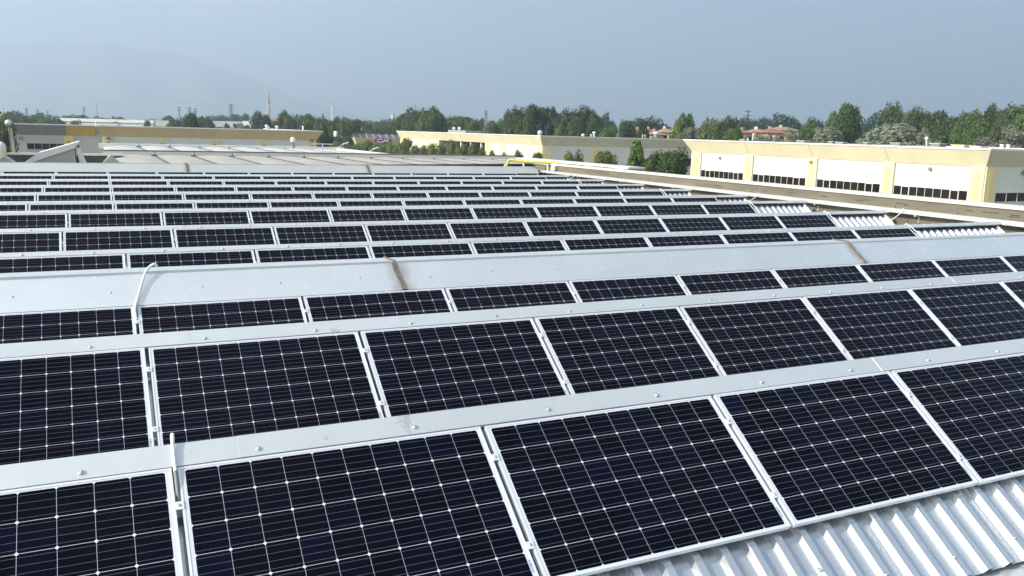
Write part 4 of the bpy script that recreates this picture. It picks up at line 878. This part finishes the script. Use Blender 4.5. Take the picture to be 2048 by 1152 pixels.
p = at(786.5, 229, 520); t = thing('white_tower', 'small white tower block above the trees left of the big grove', 'tower block', (p.x, p.y, GZ)); mb = MB(); mb.box(p.x - .8, p.x + .8, p.y - .8, p.y + .8, GZ, p.z); rel(mb, t, 'wall', 'wall_cream'); mb = MB(); mb.box(p.x - .9, p.x + .9, p.y - .9, p.y + .9, p.z + .003, p.z + .5); rel(mb, t, 'roof', 'roof_grey')

# bell tower
D = 1150; p = at(538.5, 252, D); zt = lambda y: at(538.5, y, D).z
t = thing('bell_tower', 'tall slender stone bell tower with pointed spire on the horizon', 'bell tower', (p.x, p.y, GZ)); h = 2.0
def sq(mb, r0, r1, z0, z1): mb.hexa([(p.x + a * r0, p.y + b * r0, z0) for a, b in ((-1, -1), (1, -1), (1, 1), (-1, 1))], [(p.x + a * r1, p.y + b * r1, z1) for a, b in ((-1, -1), (1, -1), (1, 1), (-1, 1))])
mb = MB(); sq(mb, 2.0, 1.9, GZ, zt(206)); rel(mb, t, 'shaft', 'tower_stone')
mb = MB(); sq(mb, 2.3, 2.3, zt(206) + .02, zt(205)); sq(mb, 1.7, 1.7, zt(205) + .02, zt(202.5)); sq(mb, 2.2, 2.2, zt(202.5) + .02, zt(199.5)); rel(mb, t, 'belfry', 'tower_stone')
mb = MB()
for a in (-1, 0, 1): mb.box(p.x + a * .95 - .32, p.x + a * .95 + .32, p.y - 1.78, p.y - 1.72, zt(204.8), zt(202.8))
rel(mb, t, 'arch_opening', 'void_black')
mb = MB(); sq(mb, 1.6, 1.5, zt(199.5) + .02, zt(193)); sq(mb, 1.5, .06, zt(193) + .02, zt(178)); rel(mb, t, 'spire', 'tower_stone')
mb = MB(); mb.box(p.x - 1.0, p.x + 1.0, p.y - 2.02, p.y - 1.98, zt(216), zt(210)); rel(mb, t, 'clock_face', 'edge_white')

def lattice(px, ytop, ybase, D, label, w0=2.2, w1=.5, arms=0, cat='pylon', m='steel_grey', r=.09, name='lattice_pylon'):
    tp = at(px, ytop, D); b = at(px, ybase, D); t = thing(name, label, cat, (b.x, b.y, GZ)); H = tp.z - GZ; n = 9; mb = MB()
    cs_ = lambda k: [(b.x + sx * (w0 + (w1 - w0) * k / n) / 2, b.y + sy_ * (w0 + (w1 - w0) * k / n) / 2, GZ + H * k / n) for sx, sy_ in ((-1, -1), (1, -1), (1, 1), (-1, 1))]
    for i in range(4): mb.tube([cs_(0)[i], cs_(n)[i]], r, 5)
    for k in range(n):
        for i in range(4): mb.tube([cs_(k)[i], cs_(k + 1)[(i + 1) % 4]], r * .6, 4); mb.tube([cs_(k + 1)[i], cs_(k + 1)[(i + 1) % 4]], r * .6, 4)
    rel(mb, t, 'lattice', m)
    for k in range(arms):
        z = GZ + H * (.97 - .09 * k); mb = MB(); L = H * .085
        d = Vector((RGT.x, RGT.y, 0)).normalized() * L
        mb.tube([(b.x - d.x, b.y - d.y, z), (b.x, b.y, z + .4), (b.x + d.x, b.y + d.y, z)], r, 5); mb.tube([(b.x - d.x, b.y - d.y, z), (b.x + d.x, b.y + d.y, z)], r, 5); rel(mb, t, 'cross_arm', m)
for px, yt, arms, D, lab in ((55, 216, 3, 620, 'lattice pylon, leftmost of the far pylons over the hedgerow'), (77, 219, 3, 660, 'lattice pylon, second from the left over the hedgerow'), (96.5, 221, 3, 720, 'faint lattice pylon, third from the left over the hedgerow'),
                          (170, 215, 2, 640, 'lattice pylon above the long pale shed'), (359.5, 214, 2, 640, 'slim pylon left of the pair above the dark trees'), (380, 215, 3, 600, 'pylon with three cross arms directly above the dark trees'), (391.5, 217, 2, 660, 'pylon at the right of the group above the dark trees'), (463, 208, 2, 560, 'pylon with cross arms beside the tall bare pole'), (1494, 220.5, 3, 520, 'lattice pylon above the red roofed house')):
    lattice(px, yt, 250, D, lab, w0=3.0, arms=arms, r=.17)
def pole(px, ytop, D, label, r=.22, m='steel_grey'):
    tp = at(px, ytop, D); t = thing('pole', label, 'pole', (tp.x, tp.y, GZ)); mb = MB(); mb.tube([(tp.x, tp.y, GZ), tp], [r, r * .6], 8); rel(mb, t, 'shaft', m)
pole(193, 206, 420, 'tall thin dark pole above the left warehouse', .16); pole(458, 210, 520, 'tall bare pole left of the pylon with cross arms', .22)
lattice(971, 221, 262, 230, 'brown lattice mast rising before the trees of the centre', w0=1.1, w1=.45, r=.06, cat='mast', name='lattice_mast')
# telecom mast
D = 420; b = at(665, 250, D); tp = at(664, 203, D); t = thing('telecom_mast', 'white telecom mast with antennas at its top above the trees', 'mast', (b.x, b.y, GZ))
mb = MB(); mb.tube([(b.x, b.y, GZ), (b.x, b.y, tp.z - 2)], [.34, .22], 12); rel(mb, t, 'pole', 'mast_white', smooth=True)
mb = MB(); mb.tube([(b.x, b.y, tp.z - 2), (b.x, b.y, tp.z)], .05, 6); rel(mb, t, 'spike', 'steel_grey')
mb = MB()
for zz, rr in ((tp.z - 2.6, .42), (tp.z - 4.6, .5), (tp.z - 6.6, .42)):
    for k in range(3): v = k * 2.094 + .4; mb.box(b.x + rr * math.cos(v) - .13, b.x + rr * math.cos(v) + .13, b.y + rr * math.sin(v) - .13, b.y + rr * math.sin(v) + .13, zz - .75, zz + .75)
rel(mb, t, 'antenna', 'mast_white')
for px, py, Y, lab in ((748, 301, 95, 'curved pale street lamp at the right in front of the hedge'), (688, 291, 100, 'curved pale street lamp at the left in front of the hedge')):
    p = on_y(px, py - 3, Y); t = thing('street_lamp', lab, 'street lamp', (p.x - 1.4, p.y, GZ)); mb = MB(); mb.tube(arc_pts([(p.x - 1.5, p.y, GZ), (p.x - 1.45, p.y, p.z - 1.6), (p.x - .9, p.y, p.z - .6), (p.x, p.y, p.z)]), .06, 8); rel(mb, t, 'pole', 'vent_metal', smooth=True)
    mb = MB(); mb.hexa([(p.x - .1, p.y - .12, p.z - .06), (p.x + .55, p.y - .12, p.z + .14), (p.x + .55, p.y + .12, p.z + .14), (p.x - .1, p.y + .12, p.z - .06)], [(p.x - .1, p.y - .1, p.z + .06), (p.x + .5, p.y - .1, p.z + .24), (p.x + .5, p.y + .1, p.z + .24), (p.x - .1, p.y + .1, p.z + .06)]); rel(mb, t, 'lamp_head', 'vent_white')

# ================================================================== TREES
def crown_mesh(name, kind, nleaf, leaf, seed, m):
    """unit crown: radius about 1 in x,y and height 0..2; lobes of leaf clumps inside an envelope"""
    r = np.random.default_rng(seed)
    nl = {'round': 40, 'tall': 24, 'cone': 30, 'bush': 30}[kind] if kind != 'cone' else 70
    lobes = []
    for i in range(nl):
        t = (i + .5) / nl if kind in ('tall', 'cone') else r.uniform(0.08, .95)
        if kind == 'round': env = max(.05, 1 - abs(2 * t - 1) ** 3.2) ** .5 * (1 if t > .3 else .85)
        elif kind == 'tall': env = .62 * max(.02, 1 - abs(2 * t - .9) ** 2.6) ** .5 + .06
        elif kind == 'cone': env = (1 - t) ** .75 * .78 + .08
        else: env = math.sqrt(max(.04, 1 - t ** 2))
        a = r.uniform(0, 6.283); rad = env * math.sqrt(r.uniform(.05, 1)) * .72
        sz = {'round': r.uniform(.26, .46), 'tall': r.uniform(.20, .34), 'cone': r.uniform(.13, .24), 'bush': r.uniform(.24, .40)}[kind] * (1.15 - .5 * t if kind != 'round' else 1)
        lobes.append((rad * math.cos(a), rad * math.sin(a), 2 * t * .9 + .08, sz))
    L = np.array(lobes); w = L[:, 3] ** 2; pick = r.choice(nl, nleaf, p=w / w.sum())
    d = r.normal(size=(nleaf, 3)); d /= np.linalg.norm(d, axis=1)[:, None]
    rad = L[pick, 3] * (1 - .45 * r.random(nleaf) ** 2.2) * (1 + .09 * r.normal(size=nleaf).clip(-1, 1.6))
    c = L[pick, :3] + d * rad[:, None]; c[:, 2] = np.maximum(c[:, 2], .02)
    nrm = d * 1.0 + r.normal(size=(nleaf, 3)) * .42 + np.array([0, 0, .25]); nrm /= np.linalg.norm(nrm, axis=1)[:, None]
    tg = np.cross(nrm, r.normal(size=(nleaf, 3))); tg /= np.linalg.norm(tg, axis=1)[:, None]; bt = np.cross(nrm, tg)
    s = leaf * r.uniform(.6, 1.35, nleaf)[:, None]
    v = np.stack([c - tg * s, c - bt * s * .62, c + tg * s, c + bt * s * .62], 1).reshape(-1, 3)
    f = np.arange(nleaf * 4).reshape(-1, 4)
    me = bpy.data.meshes.new(name); me.from_pydata(v.tolist(), [], f.tolist()); me.update(); me.materials.append(M[m]); return me
def trunk_mesh(kind, seed):
    r = random.Random(seed); mb = MB()
    mb.tube([(0, 0, -1.0), (.02, .01, -.4), (.0, .02, .3), (.03, 0, 1.0), (.0, 0, 1.6)], [.085, .07, .055, .035, .012], 8)
    for i in range(7):
        a = r.uniform(0, 6.28); z = r.uniform(.0, 1.1); L = r.uniform(.35, .7) * (.5 if kind == 'tall' else 1)
        mb.tube([(0, 0, z), (L * .5 * math.cos(a), L * .5 * math.sin(a), z + .18), (L * math.cos(a), L * math.sin(a), z + .45)], [.03, .02, .007], 5)
    o = mb.build('trunk', 'bark', smooth=True); d = o.data; bpy.data.objects.remove(o); return d
KINDS = {}
for key, kind, nleaf, leaf, m, var in (('dark', 'round', 10000, .060, 'leaf_dark', 4), ('mid', 'round', 10000, .060, 'leaf_mid', 4), ('tall', 'tall', 4000, .065, 'leaf_mid', 3), ('bluetall', 'tall', 4000, .065, 'leaf_blue', 2),
                                     ('blue', 'round', 4200, .085, 'leaf_blue', 3), ('silver', 'bush', 14000, .042, 'leaf_silver', 3), ('olive', 'round', 4600, .08, 'leaf_lime', 2),
                                     ('hedge', 'round', 6500, .075, 'leaf_lime', 4), ('cone', 'cone', 9000, .060, 'leaf_mid', 1), ('nearbush', 'round', 8500, .062, 'leaf_lime', 3), ('neardark', 'round', 11000, .058, 'leaf_dark', 2), ('spruce', 'cone', 3000, .08, 'leaf_blue', 1)):
    KINDS[key] = [(crown_mesh('crown', kind, nleaf, leaf, 100 + 17 * i + len(KINDS) * 7, m), trunk_mesh(kind, i)) for i in range(var)]
LOOK = {'dark': 'dark green rounded tree', 'mid': 'mid green rounded tree', 'tall': 'tall narrow green tree', 'bluetall': 'tall dark narrow tree', 'blue': 'bluish green hazy tree', 'silver': 'silvery grey green bush', 'olive': 'yellowish green tree',
        'hedge': 'lime green clipped tree', 'cone': 'conical tree', 'nearbush': 'bright green leafy tree', 'neardark': 'dense green tree', 'spruce': 'pointed dark conifer'}
counter = {}
def tree(kind, p, width, label, group=None, base=None):
    """p: top of the crown; width in metres; stands on the ground"""
    k = counter.get(kind, 0); counter[kind] = k + 1; cme, tme = KINDS[kind][k % len(KINDS[kind])]
    H = p.z - GZ; tr = .12 if kind in ('silver', 'cone', 'hedge', 'nearbush') else .18; ch = H * (1 - tr); 
    t = thing('pine_tree' if kind == 'spruce' else ('bush' if kind == 'silver' else 'tree'), label, 'bush' if kind == 'silver' else 'tree', (p.x, p.y, GZ), group)
    c = bpy.data.objects.new('crown', cme); COL.objects.link(c); c.parent = t; c.location = (0, 0, H * tr); wr = {'tall': .62, 'bluetall': .62, 'cone': .78, 'spruce': .78}.get(kind, .96)
    c.scale = (width / 2 / wr, width / 2 / wr, ch / 2.06); c.rotation_euler = (0, 0, random.uniform(0, 6.28))
    q = bpy.data.objects.new('trunk', tme); COL.objects.link(q); q.parent = t; zs = H * tr + ch * .35; q.location = (0, 0, zs * .5); q.scale = (H * .12, H * .12, zs * .62)
    q.location = (0, 0, zs * .62)
    return t
def cluster(items, where, group, D=None):
    cnt = {}
    for it in items:
        kind, px, py, w = it[:4]; d = it[4] if len(it) > 4 else D; cnt[kind] = cnt.get(kind, 0) + 1
    seen = {}
    for it in items:
        kind, px, py, w = it[:4]; d = it[4] if len(it) > 4 else D; seen[kind] = seen.get(kind, 0) + 1
        lab = f"{LOOK[kind]}{', ' + ORD[seen[kind]] + ' from the left,' if cnt[kind] > 1 else ''} {where}"
        tree(kind, at(px, py, d), w * d / FPX * {'spruce': 1.3, 'silver': 2.05}.get(kind, 1.45), lab, group)
cluster([('olive', -4, 221, 40, 110), ('mid', 10, 258, 26, 100), ('blue', 28, 223, 30, 330), ('mid', 40, 231, 30, 260), ('mid', 58, 230, 34, 280), ('blue', 76, 231, 34, 300), ('mid', 92, 236, 26, 270), ('blue', 106, 233, 22, 320)], 'in the left hedgerow', 'hedgerow trees at left')
cluster([('blue', 118, 240, 24, 300), ('blue', 139, 228, 24, 420), ('blue', 150, 241, 18, 300), ('blue', 165, 231, 22, 500), ('blue', 208, 234, 30, 620), ('spruce', 225, 230, 8, 600), ('blue', 240, 234, 26, 620), ('mid', 295, 241, 12, 250)], 'beside the long pale shed', 'trees around the long pale shed')
cluster([('blue', 336, 232, 22, 430), ('mid', 348, 237, 24, 230), ('dark', 381, 230, 28, 200), ('mid', 395, 236, 22, 215), ('mid', 409, 233, 22, 220), ('dark', 421, 240, 14, 205), ('blue', 432, 230, 26, 560), ('blue', 448, 231, 22, 560), ('mid', 471, 229, 20, 520), ('blue', 490, 228, 16, 560), ('spruce', 309, 238, 6, 180)], 'just left of the bell tower', 'trees left of the bell tower')
cluster([('dark', 521, 224, 30, 260), ('mid', 569, 221, 20, 280), ('mid', 580, 230, 18, 275), ('spruce', 593, 226, 18, 330), ('blue', 608, 226, 28, 310), ('mid', 618, 229, 24, 290), ('dark', 576, 244, 12, 240), ('dark', 586, 247, 12, 240), ('dark', 538, 243, 14, 280), ('dark', 553, 243, 14, 270), ('mid', 612, 243, 24, 235)], 'right of the bell tower', 'trees right of the bell tower')
cluster([('spruce', 645.5, 224, 9, 330), ('mid', 642, 235, 26, 270), ('mid', 654, 240, 28, 240), ('dark', 676, 237, 24, 280), ('mid', 668, 243, 24, 240), ('mid', 690, 242, 26, 235), ('blue', 696, 236, 22, 330), ('dark', 710, 241, 22, 280), ('blue', 725, 241, 26, 420), ('mid', 735, 248, 20, 270), ('blue', 748, 240, 28, 520), ('mid', 755, 249, 26, 300), ('blue', 775, 238, 34, 420), ('mid', 776, 250, 24, 310), ('olive', 741, 262, 16, 255)], 'at the foot of the telecom mast', 'trees right of the telecom mast')
cluster([('dark', 808, 226, 34, 265), ('mid', 826, 230, 34, 245), ('dark', 838, 217, 48, 260), ('mid', 856, 226, 40, 240), ('dark', 864, 219, 40, 262), ('dark', 880, 230, 24, 250), ('blue', 900, 240, 24, 330), ('mid', 912, 233, 34, 290), ('dark', 922, 231, 40, 320), ('mid', 934, 236, 28, 260), ('mid', 949, 240, 24, 255), ('tall', 965, 235, 18, 270), ('mid', 983, 243, 28, 245), ('blue', 988, 239, 18, 320), ('mid', 1003, 239, 26, 260)], 'in the grove left of centre', 'trees of the grove left of centre')
cluster([('dark', 1036, 215, 34, 230), ('dark', 1022, 224, 24, 238), ('dark', 1066, 214, 34, 228), ('dark', 1089, 212, 38, 232), ('bluetall', 1105, 211, 24, 226), ('bluetall', 1119, 221, 16, 230), ('mid', 1052, 232, 28, 220), ('dark', 1142, 219, 40, 222), ('olive', 1120, 244, 18, 210), ('mid', 1155, 236, 26, 214), ('dark', 1176, 218, 40, 224), ('dark', 1192, 233, 30, 220)], 'behind the turbine vent', 'trees of the tall grove in the centre')
cluster([('blue', 1211, 226, 14, 330), ('blue', 1224, 242, 14, 330), ('mid', 1222, 252, 36, 200), ('dark', 1254, 238, 30, 205), ('blue', 1290, 231, 46, 300), ('blue', 1308, 240, 30, 320), ('blue', 1328, 248, 26, 420), ('dark', 1288, 251, 18, 170)], 'around the small houses', 'trees around the small houses')
cluster([('tall', 1366, 226, 24, 200), ('tall', 1380, 223, 20, 202), ('olive', 1357, 243, 20, 196), ('silver', 1392, 247, 46, 195), ('silver', 1362, 262, 20, 192), ('olive', 1418, 233, 26, 190), ('mid', 1440, 241, 22, 185), ('dark', 1455, 240, 40, 170), ('mid', 1465, 258, 30, 160), ('blue', 1475, 232, 20, 330), ('blue', 1500, 237, 34, 340), ('blue', 1525, 237, 34, 350), ('silver', 1490, 267, 24, 176), ('silver', 1514, 261, 26, 178), ('silver', 1537, 266, 28, 176), ('mid', 1470, 254, 24, 180)], 'by the red roofed houses', 'trees and bushes by the red roofed houses')
cluster([('blue', 1548, 236, 22, 300), ('blue', 1570, 230, 40, 310), ('blue', 1592, 240, 24, 310), ('mid', 1623, 235, 18, 220), ('mid', 1612, 248, 24, 200), ('blue', 1636, 236, 28, 280), ('silver', 1588, 253, 36, 160), ('silver', 1645, 244, 66, 155), ('silver', 1555, 266, 26, 150), ('mid', 1674, 224, 34, 185), ('dark', 1701, 214, 44, 172), ('dark', 1682, 240, 36, 165), ('blue', 1758, 225, 52, 240)], 'behind the left half of right warehouse', 'trees and bushes behind the right warehouse, left half')
cluster([('dark', 1789, 207, 38, 215), ('silver', 1752, 250, 56, 150), ('silver', 1784, 235, 80, 146), ('silver', 1815, 252, 44, 148), ('silver', 1851, 251, 30, 142), ('silver', 1876, 272, 18, 138), ('mid', 1822, 224, 34, 200), ('dark', 1846, 222, 42, 190), ('dark', 1872, 228, 44, 186), ('dark', 1898, 231, 44, 180), ('dark', 1924, 228, 40, 184), ('mid', 1938, 229, 40, 172), ('mid', 1954, 222, 34, 180), ('mid', 1968, 240, 40, 168), ('dark', 1985, 216, 34, 182), ('dark', 2008, 227, 36, 176), ('mid', 2036, 214, 48, 170), ('mid', 2062, 222, 50, 165), ('mid', 2000, 252, 34, 160), ('silver', 1970, 268, 40, 158), ('silver', 2034, 246, 54, 155), ('mid', 1925, 258, 40, 160), ('dark', 1890, 256, 50, 168)], 'behind the right half of right warehouse', 'trees and bushes behind the right warehouse, right half')
# the near rows
HX = 60.0
def near(kind, px, py, w, label, group=None, X=HX):
    p = on_x(px, py, X); dep = p.dot(FWD); tree(kind, p, w * dep / FPX * {'cone': 1.4, 'neardark': 1.25}.get(kind, 1.0), label, group)
hedge = [(652, 277, 34), (673, 284, 28), (694, 288, 22), (716, 287, 26), (735, 283, 26), (752, 288, 26), (768, 288, 26), (785, 288, 26), (798, 289, 24), (813, 278, 32), (832, 291, 24), (848, 292, 24), (866, 290, 26), (883, 289, 24), (904, 281, 24), (923, 290, 30), (948, 291, 26), (964, 297, 18), (985, 301, 14)]
for i, (px, py, w) in enumerate(hedge): near('hedge', px, py, w * 1.12, f"lime green clipped tree, {ORD[i + 1]} from the left in the hedge row before the oval sign", 'row of clipped trees before the sign')
near('nearbush', 1008, 304, 14, 'small green shrub, leftmost against the sunlit centre warehouse wall', 'shrubs by the centre warehouse corner')
near('nearbush', 1037, 302, 22, 'small green shrub, left of the corner of the centre warehouse', 'shrubs by the centre warehouse corner')
near('nearbush', 1075, 303, 24, 'bright shrub right at the sunlit corner of the centre warehouse', 'shrubs by the centre warehouse corner')
near('nearbush', 1137, 303, 28, 'bright green twin topped shrub, left of two before the shaded wall', 'shrubs before the shaded wall')
near('nearbush', 1157, 308, 26, 'lower right half of the bright green pair before the shaded wall', 'shrubs before the shaded wall')
near('nearbush', 1210, 300, 50, 'rounded green shrub between the yellow pipe and the conical tree', 'shrubs before the shaded wall')
near('cone', 1275, 275, 50, 'tall conical green tree before the shaded warehouse wall', 'tall trees at the warehouse gap')
near('neardark', 1322, 297, 46, 'left of two dense green trees beside the right warehouse corner', 'tall trees at the warehouse gap', 58)
near('neardark', 1349, 299, 52, 'right of two dense green trees beside the right warehouse corner', 'tall trees at the warehouse gap', 57)
near('hedge', 1300, 322, 30, 'low green bush between the conical tree and the dense pair', 'tall trees at the warehouse gap', 57)

# distant woods that read as one mass
mb_v = []; rw_ = np.random.default_rng(5); n = 5200
for band, (D0, D1, hmin, hmax) in enumerate(((650, 1300, 5, 13), (420, 650, 6, 12))):
    ang = rw_.uniform(math.radians(-10), math.radians(62), n); dist = rw_.uniform(D0, D1, n)
    cluster_h = hmin + (hmax - hmin) * (.5 + .5 * np.sin(ang * 37 + band) * np.sin(ang * 91 + 2))
    z = GZ + cluster_h * rw_.random(n) ** .6
    for a, d_, zz in zip(ang, dist, z): mb_v.append((d_ * math.sin(a), d_ * math.cos(a), zz))
c = np.array(mb_v); N_ = len(c); nr = rw_.normal(size=(N_, 3)) + np.array([0, -.5, .4]); nr /= np.linalg.norm(nr, axis=1)[:, None]; tg = np.cross(nr, rw_.normal(size=(N_, 3))); tg /= np.linalg.norm(tg, axis=1)[:, None]; bt = np.cross(nr, tg); s_ = rw_.uniform(1.0, 2.6, N_)[:, None]
v = np.stack([c - tg * s_, c - bt * s_ * .7, c + tg * s_, c + bt * s_ * .7], 1).reshape(-1, 3)
me = bpy.data.meshes.new('distant_woods'); me.from_pydata(v.tolist(), [], np.arange(N_ * 4).reshape(-1, 4).tolist()); me.update(); me.materials.append(M['leaf_blue'])
o = bpy.data.objects.new('distant_woods', me); COL.objects.link(o); tag(o, 'far hazy woods forming one dark band along the horizon', 'woods', kind='stuff')

# ================================================================== HAZE
hb = MB(); hb.box(-9500, 9500, -3500, 9500, GZ - 1, 800)
hm = bpy.data.materials.new('haze_air'); hm.use_nodes = True; nt = hm.node_tree; nt.nodes.clear()
out = nt.nodes.new('ShaderNodeOutputMaterial'); pv = nt.nodes.new('ShaderNodeVolumePrincipled')
pv.inputs['Color'].default_value = (.675, .775, .915, 1); pv.inputs['Density'].default_value = HAZE; pv.inputs['Anisotropy'].default_value = .48
nt.links.new(pv.outputs[0], out.inputs['Volume'])
M['haze_air'] = hm; ho = hb.build('haze', 'haze_air'); tag(ho, 'pale summer haze filling the air over the plain', 'haze', kind='stuff')
